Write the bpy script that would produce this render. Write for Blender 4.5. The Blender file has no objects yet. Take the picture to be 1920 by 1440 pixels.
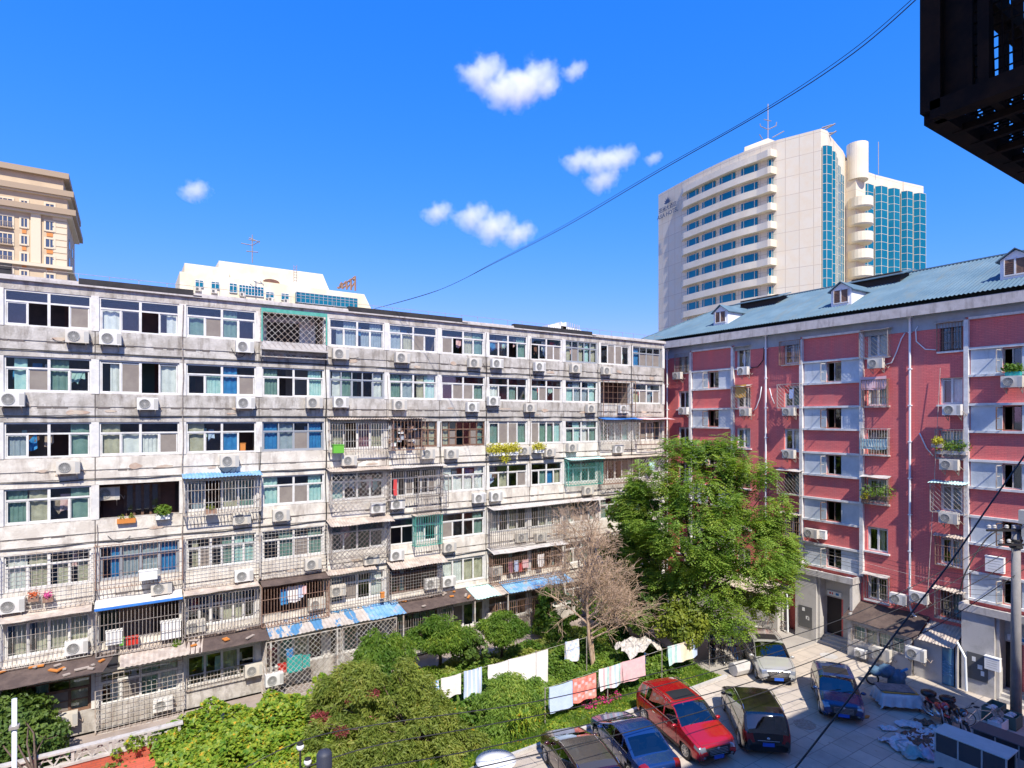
import bpy, math, random
from mathutils import Vector, Matrix, noise
rnd = random.Random(7)
U = rnd.uniform
sc = bpy.context.scene
col = sc.collection
# ---------------------------------------------------------------- camera model
FL, HC, HY = 1108.0, 13.6, 785.0
fw = (0.5446, 0.8387); rt = (0.8387, -0.5446)
def ray(x, y):
    a = (x - 960) / FL; b = (HY - y) / FL
    return (fw[0] + rt[0]*a, fw[1] + rt[1]*a, b)
def gnd(x, y, z=0.0):                     # photo pixel -> point on the plane of height z
    r = ray(x, y); t = (z - HC) / r[2]; return (r[0]*t, r[1]*t, z)
def onY(x, y, Y=31.5):                    # -> point on the plane Y
    r = ray(x, y); t = Y / r[1]; return (r[0]*t, Y, HC + r[2]*t)
def onX(x, y, X=36.1):
    r = ray(x, y); t = X / r[0]; return (X, r[1]*t, HC + r[2]*t)
def at(x, y, d):
    r = ray(x, y); return (r[0]*d, r[1]*d, HC + r[2]*d)
V = Vector
# ---------------------------------------------------------------- mesh builder
class MB:
    def __init__(s, tf=None): s.v = []; s.f = []; s.m = []; s.tf = tf; s.mi = 0
    def add(s, vs, fs):
        o = len(s.v)
        s.v += [s.tf(*p) for p in vs] if s.tf else [tuple(p) for p in vs]
        for f in fs: s.f.append([i + o for i in f]); s.m.append(s.mi)
        return s
    def box(s, x0, x1, y0, y1, z0, z1):
        return s.add([(x0,y0,z0),(x1,y0,z0),(x1,y1,z0),(x0,y1,z0),(x0,y0,z1),(x1,y0,z1),(x1,y1,z1),(x0,y1,z1)],
                     [(0,3,2,1),(4,5,6,7),(0,1,5,4),(1,2,6,5),(2,3,7,6),(3,0,4,7)])
    def quad(s, a, b, c, d): return s.add([a,b,c,d], [(0,1,2,3)])
    def bar(s, p, q, w, h=None):          # square bar between two points
        p = V(p); q = V(q); h = h or w; t = (q-p)
        if t.length < 1e-6: return s
        t.normalize()
        a = t.cross(V((0,0,1)))
        if a.length < 1e-3: a = V((1,0,0))
        a.normalize(); b = a.cross(t)
        a *= w/2; b *= h/2
        vs = [p-a-b,p+a-b,p+a+b,p-a+b,q-a-b,q+a-b,q+a+b,q-a+b]
        return s.add(vs, [(0,3,2,1),(4,5,6,7),(0,1,5,4),(1,2,6,5),(2,3,7,6),(3,0,4,7)])
    def tube(s, pts, r, n=6, cap=True):   # r: number or list
        pts = [V(p) for p in pts]; R = r if isinstance(r, (list, tuple)) else [r]*len(pts)
        vs = []; fs = []; prev = None
        for i, p in enumerate(pts):
            t = (pts[min(i+1, len(pts)-1)] - pts[max(i-1, 0)])
            if t.length < 1e-9: t = V((0,0,1))
            t.normalize()
            a = t.cross(V((0,0,1))) if prev is None else prev - t*prev.dot(t)
            if a.length < 1e-3: a = t.cross(V((1,0,0)))
            a.normalize(); prev = a; b = t.cross(a)
            for k in range(n):
                c = 2*math.pi*k/n; vs.append(p + (a*math.cos(c) + b*math.sin(c))*R[i])
        for i in range(len(pts)-1):
            for k in range(n):
                j = (k+1) % n; fs.append((i*n+k, i*n+j, (i+1)*n+j, (i+1)*n+k))
        if cap: fs.append(tuple(range(n-1, -1, -1))); fs.append(tuple(range((len(pts)-1)*n, len(pts)*n)))
        return s.add(vs, fs)
    def lathe(s, prof, c=(0,0,0), n=16, axis='z', cap=True):   # prof [(r,h)]
        vs = []; fs = []
        for (r, h) in prof:
            for k in range(n):
                a = 2*math.pi*k/n; x, y = r*math.cos(a), r*math.sin(a)
                vs.append({'z':(c[0]+x,c[1]+y,c[2]+h),'y':(c[0]+x,c[1]+h,c[2]+y),'x':(c[0]+h,c[1]+x,c[2]+y)}[axis])
        for i in range(len(prof)-1):
            for k in range(n):
                j = (k+1) % n; fs.append((i*n+k, i*n+j, (i+1)*n+j, (i+1)*n+k))
        if cap and prof[0][0] > 1e-4: fs.append(tuple(range(n-1, -1, -1)))
        if cap and prof[-1][0] > 1e-4: fs.append(tuple(range((len(prof)-1)*n, len(prof)*n)))
        return s.add(vs, fs)
    def prism(s, outline, d):             # outline of 3D points extruded by vector d
        n = len(outline); d = V(d)
        vs = [V(p) for p in outline] + [V(p)+d for p in outline]
        return s.add(vs, [tuple(range(n-1,-1,-1)), tuple(range(n, 2*n))] + [(i,(i+1)%n,(i+1)%n+n,i+n) for i in range(n)])
    def blob(s, c, r, seed=0, amp=.15, n=2, fr=1.5):
        import bmesh
        b = bmesh.new(); bmesh.ops.create_icosphere(b, subdivisions=n, radius=1)
        vs = []
        for w in b.verts:
            k = 1 + amp*noise.noise(w.co*fr + V((seed*3.1, seed*1.7, seed)))
            vs.append((c[0]+w.co.x*r[0]*k, c[1]+w.co.y*r[1]*k, c[2]+w.co.z*r[2]*k))
        fs = [tuple(w.index for w in f.verts) for f in b.faces]; b.free()
        return s.add(vs, fs)
    def build(s, name, mats, parent=None, smooth=False, bevel=0, sub=0):
        me = bpy.data.meshes.new(name); me.from_pydata([tuple(p) for p in s.v], [], s.f)
        mats = mats if isinstance(mats, (list, tuple)) else [mats]
        for m in mats: me.materials.append(m)
        if len(mats) > 1: me.polygons.foreach_set('material_index', s.m)
        if smooth: me.polygons.foreach_set('use_smooth', [True]*len(me.polygons))
        me.update()
        o = bpy.data.objects.new(name, me); col.objects.link(o); o.parent = parent
        if bevel:
            b = o.modifiers.new('b', 'BEVEL'); b.width = bevel; b.segments = 2; b.limit_method = 'ANGLE'
        if sub:
            b = o.modifiers.new('s', 'SUBSURF'); b.levels = b.render_levels = sub
        return o
def tag(o, label, cat, group=None):
    o['label'] = label; o['category'] = cat
    if group: o['group'] = group
    return o
def thing(name, label, cat, loc=(0,0,0), rz=0.0, group=None):
    o = bpy.data.objects.new(name, None); col.objects.link(o); o.empty_display_size = .1
    o.location = loc; o.rotation_euler = (0, 0, rz)
    return tag(o, label, cat, group)
def struct(o): o['kind'] = 'structure'; return o
def copy_tree(o, parent=None):
    c = o.copy(); col.objects.link(c); c.parent = parent
    for k in list(o.children): copy_tree(k, c)
    return c
# ---------------------------------------------------------------- materials
def M(name, c, rough=.7, metal=0, c2=None, sc1=3.0, det=6, bump=0, bs=30, lo=.4, hi=.62, st=None, spec=.5, stretch=(1,1,1), c3=None, sc3=.6, lo3=.5, hi3=.7, st3=None, alpha=1, trans=0, coat=0, emit=0):
    m = bpy.data.materials.new(name); m.use_nodes = True
    N = m.node_tree.nodes; K = m.node_tree.links.new; b = N['Principled BSDF']
    b.inputs['Roughness'].default_value = rough; b.inputs['Metallic'].default_value = metal
    b.inputs['Specular IOR Level'].default_value = spec
    b.inputs['Base Color'].default_value = (*c, 1)
    if alpha < 1: b.inputs['Alpha'].default_value = alpha
    if trans: b.inputs['Transmission Weight'].default_value = trans
    if coat: b.inputs['Coat Weight'].default_value = coat; b.inputs['Coat Roughness'].default_value = .05
    if c2 or bump or c3:
        tc = N.new('ShaderNodeTexCoord'); mp = N.new('ShaderNodeMapping'); mp.inputs['Scale'].default_value = stretch
        K(tc.outputs['Object'], mp.inputs['Vector'])
    def mixin(base, c_, s_, l_, h_, d_, off=0):
        n = N.new('ShaderNodeTexNoise'); n.inputs['Scale'].default_value = s_; n.inputs['Detail'].default_value = d_; n.inputs['Roughness'].default_value = .65
        if off:
            m2 = N.new('ShaderNodeMapping'); m2.inputs['Location'].default_value = (off, off, off); m2.inputs['Scale'].default_value = st3 or (1,1,1); K(mp.outputs[0], m2.inputs[0]); K(m2.outputs[0], n.inputs[0])
        else: K(mp.outputs[0], n.inputs[0])
        r = N.new('ShaderNodeValToRGB'); r.color_ramp.elements[0].position = l_; r.color_ramp.elements[1].position = h_
        K(n.outputs['Fac'], r.inputs[0])
        x = N.new('ShaderNodeMix'); x.data_type = 'RGBA'; K(r.outputs[0], x.inputs[0])
        if hasattr(base, 'is_linked') or not isinstance(base, tuple): K(base, x.inputs[6])
        else: x.inputs[6].default_value = (*base, 1)
        x.inputs[7].default_value = (*c_, 1)
        return x.outputs[2]
    out = c
    if c2: out = mixin(out, c2, sc1, lo, hi, det)
    if c3: out = mixin(out, c3, sc3, lo3, hi3, 8, 11.3)
    if c2 or c3: K(out, b.inputs['Base Color'])
    if bump:
        n = N.new('ShaderNodeTexNoise'); n.inputs['Scale'].default_value = bs; n.inputs['Detail'].default_value = 6; K(mp.outputs[0], n.inputs[0])
        bb = N.new('ShaderNodeBump'); bb.inputs['Strength'].default_value = bump; bb.inputs['Distance'].default_value = .03; K(n.outputs['Fac'], bb.inputs['Height']); K(bb.outputs[0], b.inputs['Normal'])
    m['bc'] = 1
    return m
def leafmat(name, a, b_, tr=.35, sc1=.9, c3=None):
    m = bpy.data.materials.new(name); m.use_nodes = True
    N = m.node_tree.nodes; K = m.node_tree.links.new; N.remove(N['Principled BSDF']); out = N['Material Output']
    tc = N.new('ShaderNodeTexCoord')
    n = N.new('ShaderNodeTexNoise'); n.inputs['Scale'].default_value = sc1; n.inputs['Detail'].default_value = 3; K(tc.outputs['Object'], n.inputs[0])
    w = N.new('ShaderNodeTexNoise'); w.inputs['Scale'].default_value = 9; w.inputs['Detail'].default_value = 2; K(tc.outputs['Object'], w.inputs[0])
    ad = N.new('ShaderNodeMath'); ad.operation = 'ADD'; K(n.outputs['Fac'], ad.inputs[0]); K(w.outputs['Fac'], ad.inputs[1])
    hf = N.new('ShaderNodeMath'); hf.operation = 'MULTIPLY'; hf.inputs[1].default_value = .5; K(ad.outputs[0], hf.inputs[0])
    r = N.new('ShaderNodeValToRGB'); e = r.color_ramp.elements; e[0].position = .38; e[0].color = (*a, 1); e[1].position = .58; e[1].color = (*b_, 1)
    if c3: x = e.new(.655); x.color = (*c3, 1)
    K(hf.outputs[0], r.inputs[0])
    d = N.new('ShaderNodeBsdfPrincipled'); d.inputs['Roughness'].default_value = .5; d.inputs['Specular IOR Level'].default_value = .3; K(r.outputs[0], d.inputs['Base Color'])
    t = N.new('ShaderNodeBsdfTranslucent'); g = N.new('ShaderNodeMix'); g.data_type = 'RGBA'; g.blend_type = 'MULTIPLY'; g.inputs[0].default_value = 1
    K(r.outputs[0], g.inputs[6]); g.inputs[7].default_value = (1.6, 1.5, .5, 1); K(g.outputs[2], t.inputs['Color'])
    x = N.new('ShaderNodeMixShader'); x.inputs[0].default_value = tr; K(d.outputs[0], x.inputs[1]); K(t.outputs[0], x.inputs[2]); K(x.outputs[0], out.inputs['Surface'])
    return m
def brickmat(name, c1, c2, mortar, sx, sz, horiz='x', ms=.012, bump=.3, c3=None, grime=None, off=.5):
    m = bpy.data.materials.new(name); m.use_nodes = True
    N = m.node_tree.nodes; K = m.node_tree.links.new; b = N['Principled BSDF']; b.inputs['Roughness'].default_value = .85; b.inputs['Specular IOR Level'].default_value = .25
    tc = N.new('ShaderNodeTexCoord'); sp = N.new('ShaderNodeSeparateXYZ'); cb = N.new('ShaderNodeCombineXYZ'); K(tc.outputs['Object'], sp.inputs[0])
    ix = {'x':0,'y':1,'z':2}
    K(sp.outputs[ix[horiz[0]]], cb.inputs[0]); K(sp.outputs[ix[horiz[1]] if len(horiz) > 1 else 2], cb.inputs[1])
    t = N.new('ShaderNodeTexBrick'); K(cb.outputs[0], t.inputs['Vector']); t.inputs['Scale'].default_value = 1
    t.inputs['Color1'].default_value = (*c1, 1); t.inputs['Color2'].default_value = (*c2, 1); t.inputs['Mortar'].default_value = (*mortar, 1)
    t.inputs['Brick Width'].default_value = sx; t.inputs['Row Height'].default_value = sz; t.inputs['Mortar Size'].default_value = ms; t.inputs['Mortar Smooth'].default_value = .3; t.offset = off
    mp = N.new('ShaderNodeMapping'); mp.inputs['Scale'].default_value = (2.2,2.2,.5) if len(horiz) == 1 else (1,1,1); K(tc.outputs['Object'], mp.inputs[0])
    n = N.new('ShaderNodeTexNoise'); n.inputs['Scale'].default_value = .5; n.inputs['Detail'].default_value = 8; n.inputs['Roughness'].default_value = .7; K(mp.outputs[0], n.inputs[0])
    r = N.new('ShaderNodeValToRGB'); r.color_ramp.elements[0].position = .42; r.color_ramp.elements[1].position = .68; K(n.outputs['Fac'], r.inputs[0])
    x = N.new('ShaderNodeMix'); x.data_type = 'RGBA'; K(t.outputs['Color'], x.inputs[6]); x.inputs[7].default_value = (*(grime or c2), 1)
    h = N.new('ShaderNodeMath'); h.operation = 'MULTIPLY'; h.inputs[1].default_value = .7; K(r.outputs[0], h.inputs[0]); K(h.outputs[0], x.inputs[0]); K(x.outputs[2], b.inputs['Base Color'])
    bb = N.new('ShaderNodeBump'); bb.inputs['Strength'].default_value = bump; bb.inputs['Distance'].default_value = .01; bb.invert = True; K(t.outputs['Fac'], bb.inputs['Height']); K(bb.outputs[0], b.inputs['Normal'])
    return m
def glassmat(name, tint, rough=.04, mixf=.35):
    m = bpy.data.materials.new(name); m.use_nodes = True
    N = m.node_tree.nodes; K = m.node_tree.links.new; N.remove(N['Principled BSDF']); out = N['Material Output']
    g = N.new('ShaderNodeBsdfGlossy'); g.inputs['Roughness'].default_value = rough; g.inputs['Color'].default_value = (.85,.9,.92,1)
    t = N.new('ShaderNodeBsdfTransparent'); t.inputs['Color'].default_value = (*tint, 1)
    f0 = N.new('ShaderNodeLayerWeight'); f0.inputs['Blend'].default_value = .5; f = N.new('ShaderNodeMath'); f.operation = 'POWER'; K(f0.outputs['Facing'], f.inputs[0]); f.inputs[1].default_value = 3.5
    a = N.new('ShaderNodeMath'); a.operation = 'ADD'; a.inputs[1].default_value = .05+mixf*.2; K(f.outputs[0], a.inputs[0])
    x = N.new('ShaderNodeMixShader'); K(a.outputs[0], x.inputs[0]); K(t.outputs[0], x.inputs[1]); K(g.outputs[0], x.inputs[2]); K(x.outputs[0], out.inputs['Surface'])
    return m
m_ = {}
def setup_mats():
    m_.update(
    conc=M('weathered_concrete', (.37,.34,.30), .9, c2=(.52,.49,.45), sc1=1.6, bump=.6, bs=14, c3=(.17,.145,.12), sc3=1.9, lo3=.48, hi3=.72, st3=(1.6,1,.45)),
    conc_low=M('limewashed_concrete', (.55,.50,.43), .9, c2=(.72,.68,.60), sc1=1.3, bump=.5, bs=14, c3=(.30,.25,.21), sc3=1.2, lo3=.52, hi3=.76, st3=(1.6,1,.4)),
    pier=M('pier_paint', (.68,.65,.60), .85, c2=(.54,.53,.51), sc1=2.0, bump=.3, bs=20, c3=(.32,.26,.22), sc3=2.0, lo3=.56, hi3=.78, st3=(1,1,.4)),
    patch=M('bare_render_patch', (.50,.42,.33), .95, c2=(.42,.30,.23), sc1=3, bump=.6, bs=20),
    crack=M('crack_dark', (.13,.11,.10), .95),
    whitef=M('white_frame', (.68,.67,.64), .5, c2=(.56,.54,.51), sc1=3),
    greyf=M('grey_metal_frame', (.36,.38,.40), .5, metal=.3),
    brownf=M('brown_wood_frame', (.20,.11,.07), .8, c2=(.12,.07,.05), sc1=6),
    greenf=M('green_painted_iron', (.05,.30,.22), .6, c2=(.10,.36,.30), sc1=5),
    bluef=M('blue_painted_steel', (.03,.16,.55), .5, c2=(.05,.22,.6)),
    bluesh=M('faded_blue_sheet', (.12,.30,.55), .6, c2=(.25,.42,.60), sc1=2, c3=(.35,.35,.36), sc3=1.5, lo3=.55, hi3=.62),
    blueR=M('blue_corrugated_roof', (.09,.155,.20), .75, c2=(.125,.20,.245), sc1=.5, spec=.2, c3=(.13,.17,.18), sc3=.9, st3=(.3,2.5,1)),
    rust=M('rusty_iron', (.22,.12,.08), .85, c2=(.34,.22,.16), sc1=8),
    iron=M('dull_iron_bars', (.36,.33,.30), .7, c2=(.25,.20,.17), sc1=9, metal=.2),
    whiteb=M('white_painted_bars', (.52,.50,.46), .6, c2=(.34,.26,.20), sc1=3),
    black=M('black_rubber', (.015,.015,.016), .6),
    tar=M('tar_felt', (.075,.052,.045), .85, c2=(.12,.085,.07), sc1=2, bump=.5, bs=8),
    tarblk=M('black_felt', (.018,.017,.018), .85, c2=(.03,.028,.03), sc1=2),
    asb=M('grey_corrugated_sheet', (.40,.33,.27), .9, c2=(.54,.47,.40), sc1=3, c3=(.30,.25,.22), sc3=1.2),
    patchy=M('patchy_blue_sheet', (.40,.35,.30), .8, c2=(.50,.45,.40), sc1=3, c3=(.07,.21,.38), sc3=1.1, lo3=.53, hi3=.55, st3=(1.6,.5,1)),
    mint=M('mint_sheet', (.45,.66,.62), .7),
    acw=M('ac_casing_cream', (.62,.59,.52), .5, c2=(.52,.47,.39), sc1=.6),
    acg=M('ac_grille_dark', (.10,.10,.10), .6),
    acr=M('ac_guard_grey', (.42,.41,.38), .6),
    screen=M('insect_screen', (.20,.17,.15), .9, c2=(.24,.21,.18), sc1=2),
    redp=M('red_plastic', (.55,.03,.02), .4), orange=M('orange_wood', (.55,.20,.04), .6), yel=M('yellow_wood', (.6,.32,.06), .6),
    lime=M('lime_plastic', (.13,.42,.04), .5), teal=M('teal_plastic', (.02,.35,.32), .5),
    red=brickmat('red_tile_wall', (.70,.155,.145), (.77,.19,.17), (.52,.12,.115), .26, .085, 'y', ms=.010, bump=.25, grime=(.50,.17,.165)),
    brickp=brickmat('orange_red_brick', (.42,.09,.05), (.5,.12,.07), (.25,.1,.08), .3, .09, 'x', ms=.012),
    ledge=M('ledge_paint', (.70,.69,.67), .8, c2=(.54,.53,.51), sc1=3), bluep=M('pale_blue_plaster', (.56,.60,.63), .88, c2=(.46,.50,.53), sc1=1.4, bump=.2, bs=20, c3=(.28,.31,.33), sc3=1.5, lo3=.56, hi3=.8, st3=(1,2,.4)),
    fascia=M('fascia_concrete', (.52,.49,.46), .9, c2=(.42,.39,.36), sc1=2, c3=(.24,.21,.19), sc3=2.5, st3=(1.5,1.5,.3), lo3=.52, hi3=.75),
    greyblue=M('frieze_plaster', (.31,.35,.38), .9, c2=(.34,.40,.46), sc1=1.5, c3=(.3,.33,.36), sc3=2, stretch=(1,1,.5)),
    white=M('white_plaster', (.78,.78,.77), .8, c2=(.70,.70,.68), sc1=2), pvc=M('white_pipe', (.72,.75,.76), .4),
    render=M('grey_render', (.48,.46,.43), .9, c2=(.48,.46,.44), sc1=1.5, c3=(.36,.34,.31), sc3=1.3, bump=.3, bs=20),
    dark=M('dark_interior', (.035,.028,.025), .9), dark2=M('dim_interior', (.12,.085,.065), .9, c2=(.07,.05,.045), sc1=1),
    brown=M('brown_door', (.16,.075,.05), .8, c2=(.11,.055,.04), sc1=2), beige=M('beige_room', (.34,.26,.2), .9), greenr=M('green_room', (.10,.15,.12), .9),
    glass=glassmat('window_glass', (.94,.97,.96), .03, .1), carglass=glassmat('car_glass', (.26,.31,.31), .02, .5), skyglass=None,
    pole=M('pole_concrete', (.22,.215,.21), .9, c2=(.27,.26,.25), sc1=2, bump=.3), bark=M('bark', (.14,.095,.07), .95, c2=(.08,.055,.04), sc1=10, bump=.6),
    twig=M('dead_twig', (.36,.24,.15), .9, c2=(.46,.34,.25), sc1=4), cream=M('cream_facade', (.70,.62,.42), .8, c2=(.76,.70,.56), sc1=.3),
    alu=M('aluminium', (.6,.6,.6), .35, metal=.8), chrome=M('chrome', (.75,.75,.75), .15, metal=1),
    )
    def cloth(n, c, c2=None): m_[n] = M('cloth_'+n, c, .9, c2=c2, sc1=3)
    for n, c, c2 in [('w',(.74,.73,.70),(.6,.6,.58)),('c',(.50,.46,.34),(.36,.33,.24)),('t',(.35,.56,.55),(.5,.66,.62)),('b',(.02,.17,.42),(.04,.24,.5)),
                     ('g',(.14,.24,.21),(.2,.3,.26)),('k',(.36,.40,.44),(.28,.33,.37)),('p',(.26,.10,.15),(.18,.07,.1)),('r',(.5,.05,.05),None),('pk',(.74,.42,.44),(.68,.50,.5)),
                     ('lb',(.45,.55,.78),(.5,.6,.8)),('coral',(.78,.16,.12),(.82,.34,.28)),('wh',(.78,.74,.73),(.72,.69,.69)),('cr',(.74,.62,.45),(.78,.7,.55))]:
        cloth(n, c, c2)
    # hotel glass: reflective blue curtain wall
    m_['hglass'] = M('blue_curtain_glass', (.0,.15,.22), .15, metal=.3, c2=(.01,.19,.25), sc1=.05, spec=.6)
setup_mats()
LT = lambda s, o, z: (s, 31.5 - o, z)          # grey block: along X, outward -Y
RT = lambda s, o, z: (36.1 - o, s, z)          # red block: along Y, outward -X
# ---------------------------------------------------------------- world, sun, camera
w = bpy.data.worlds.new('World'); sc.world = w; w.use_nodes = True
N = w.node_tree.nodes; K = w.node_tree.links.new; bg = N['Background']
sky = N.new('ShaderNodeTexSky'); sky.sky_type = 'NISHITA'; sky.sun_disc = False
SUN = V((-.30, -1, 1.2)).normalized()
sc.cycles.volume_bounces = 10; sc.cycles.volume_step_rate = 2; sky.sun_elevation = math.asin(SUN.z); sky.sun_rotation = math.atan2(SUN.x, SUN.y)
sky.altitude = 100; sky.air_density = 1.0; sky.dust_density = .2; sky.ozone_density = 4.0
spc = N.new('ShaderNodeSeparateColor'); cbc = N.new('ShaderNodeCombineColor'); K(sky.outputs[0], spc.inputs[0])   # deeper, polarised-looking blue
for k, (pw, ml) in enumerate(((1.8, .135), (.70, .60), (.34, 2.26))):
    a_ = N.new('ShaderNodeMath'); a_.operation = 'POWER'; a_.inputs[1].default_value = pw; K(spc.outputs[k], a_.inputs[0])
    b_ = N.new('ShaderNodeMath'); b_.operation = 'MULTIPLY'; b_.inputs[1].default_value = ml; K(a_.outputs[0], b_.inputs[0]); K(b_.outputs[0], cbc.inputs[k])
K(cbc.outputs[0], bg.inputs['Color']); bg.inputs['Strength'].default_value = .15
sun = bpy.data.lights.new('sun', 'SUN'); sun.energy = 3.35; sun.angle = math.radians(.5); sun.color = (1, .925, .81)
so = bpy.data.objects.new('sun', sun); col.objects.link(so); so.rotation_euler = SUN.to_track_quat('Z', 'Y').to_euler(); so.location = (0, -20, 60)
cam = bpy.data.cameras.new('camera'); co = bpy.data.objects.new('camera', cam); col.objects.link(co)
co.location = (0, 0, HC); co.rotation_euler = (math.pi/2, 0, -math.atan2(fw[0], fw[1]))
cam.sensor_width = 36; cam.lens = 36*FL/1920; cam.shift_y = (HY-720)/1920; cam.clip_start = .05; cam.clip_end = 8000
sc.camera = co
sc.view_settings.view_transform = 'Standard'; sc.view_settings.look = 'None'; sc.view_settings.exposure = 1.08; sc.view_settings.gamma = 1
try: sc.cycles.use_denoising = True
except Exception: pass
sc.cycles.max_bounces = 8; sc.cycles.transparent_max_bounces = 24
# ================================================================= grey block
PX = [-7.7, -4.4, -1.21, 2.13, 5.45, 8.78, 12.1, 15.34, 18.58, 21.78, 24.6, 27.72, 30.85, 34.1]
BAY = lambda i: (PX[i+1] + .14, PX[i+2] - .14)     # bay 0 is the first one in view, -1 beyond the frame
SILL = lambda r: 17.44 - 2.74*r
WH = 1.48
CL = {'w':'cloth_w','c':'cloth_c','t':'cloth_t','b':'cloth_b','g':'cloth_g','k':'cloth_k','p':'cloth_p'}
cm = lambda ch: m_[{'w':'w','c':'c','t':'t','b':'b','g':'g','k':'k','p':'p'}[ch]]
def curtain(mb, s0, s1, z0, z1, o, seed=0):
    n = max(6, int((s1-s0)/.05)); vs = []; q = random.Random(seed); ph = q.uniform(0, 6); dr = q.uniform(.3, 1.2)
    for i in range(n+1):
        s = s0 + (s1-s0)*i/n
        for k in range(3):
            z = z0 + (z1-z0)*k/2
            vs.append((s, o + .022*math.sin(i*dr*2+ph+k*.25), z + (.01*math.sin(i*1.3+ph) if k == 0 else 0)))
    mb.add(vs, [(i*3+k, i*3+3+k, i*3+4+k, i*3+1+k) for i in range(n) for k in range(2)])
def window(tf, par, s0, s1, z0, z1, leaves, kind='S', fm=None, o=-.05, name='window', gl=None):
    fm = fm or m_['whitef']; f = MB(tf); P = MB(tf); S = MB(tf); cs = {}
    w, h = s1-s0, z1-z0; b = .065
    f.box(s0, s1, o-.06, o+.02, z0, z0+b); f.box(s0, s1, o-.06, o+.02, z1-b, z1)
    f.box(s0, s0+b, o-.06, o+.018, z0+b, z1-b); f.box(s1-b, s1, o-.06, o+.018, z0+b, z1-b)
    zt = z0 + h*.68 if kind in 'S5W3' else z1 - b
    n = len(leaves)
    if kind in 'S5W3': f.box(s0+b, s1-b, o-.055, o+.016, zt-.035, zt+.035)
    edges = [s0+b + (w-2*b)*i/n for i in range(n+1)]
    for i in range(1, n):
        major = (kind in 'SN' and i == n//2) or (kind == '3' and i % 2 == 0)
        t = .05 if major else (.018 if kind == 'W' else .026)
        f.box(edges[i]-t, edges[i]+t, o-.05, o+(.014 if major else .008), z0+b, (zt-.035) if not major else z1-b)
        if kind in '5W': f.box(edges[i]-t, edges[i]+t, o-.05, o+.008, zt+.035, z1-b)
    if kind == 'W': f.box(s0+b, s1-b, o-.05, o+.006, z0+h*.34, z0+h*.34+.04)
    for i, ch in enumerate(leaves):
        a, c = edges[i]+.03, edges[i+1]-.03; zb, zz = z0+b, zt-.035
        if ch != 'o':                      # sliding sash of its own
            so_ = o - .02 - .02*(i % 2)
            f.box(a-.02, a+.025, so_-.015, so_+.012, zb, zz); f.box(c-.025, c+.02, so_-.015, so_+.012, zb, zz)
            f.box(a+.025, c-.025, so_-.015, so_+.012, zb, zb+.045); f.box(a+.025, c-.025, so_-.015, so_+.012, zz-.045, zz)
            if ch == 'm': S.box(a+.025, c-.025, so_-.006, so_-.001, zb+.045, zz-.045)
            else: P.box(a+.025, c-.025, so_-.005, so_, zb+.045, zz-.045)
        if ch in 'wctbgkp' and ch != 'o':
            ex = 0 if rnd.random() < .6 else (c-a)*U(.2, .5)
            cs.setdefault(ch, MB(tf)); curtain(cs[ch], a+ (ex if rnd.random() < .5 else 0), c, zb, zz if kind == 'S' and rnd.random() < .4 else z1-.08, o-.17, rnd.random())
    if kind in 'S53W':
        if kind in 'S3':
            g = [(s0+b, (s0+s1)/2-.05), ((s0+s1)/2+.05, s1-b)] if kind == 'S' else [(edges[2*k]+(.05 if k else 0), edges[2*k+2]-.05) for k in range(n//2)]
        else: g = [(edges[k]+.02, edges[k+1]-.02) for k in range(n)]
        for a, c in g: P.box(a, c, o-.03, o-.025, zt+.035, z1-b)
    root = f.build(name, fm, par)
    if rnd.random() < .55 and kind != 'W':
        hb = MB(tf); q = random.Random(rnd.random()); hm = [m_[k] for k in ('pk','lb','w','t','r','b','brown','beige')]
        for _ in range(q.randint(2, 6)):
            a = q.uniform(s0+.12, s1-.4); w_ = q.uniform(.15, .38); zt_ = z1-q.uniform(.15, .5); hb.mi = q.randrange(8)
            hb.prism([(a,o-.42,zt_),(a+w_,o-.42,zt_),(a+w_*q.uniform(.8,1.2),o-.40,zt_-q.uniform(.4,.8)),(a-.02,o-.40,zt_-q.uniform(.4,.8))], (0,.02,0)) if not tf else hb.add([(a,o-.42,zt_),(a+w_,o-.42,zt_),(a+w_*1.1,o-.38,zt_-q.uniform(.4,.8)),(a+w_*.5,o-.44,zt_-q.uniform(.4,.8)),(a-.02,o-.38,zt_-q.uniform(.4,.8))], [(0,1,2,3,4)])
        hb.build('hung_clothes', hm, root)
    if P.v: P.build('pane', gl or m_['glass'], root)
    if S.v: S.build('insect_screen', m_['screen'], root)
    for ch, mb in cs.items(): mb.build('curtain', cm(ch), root)
    return root
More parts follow.
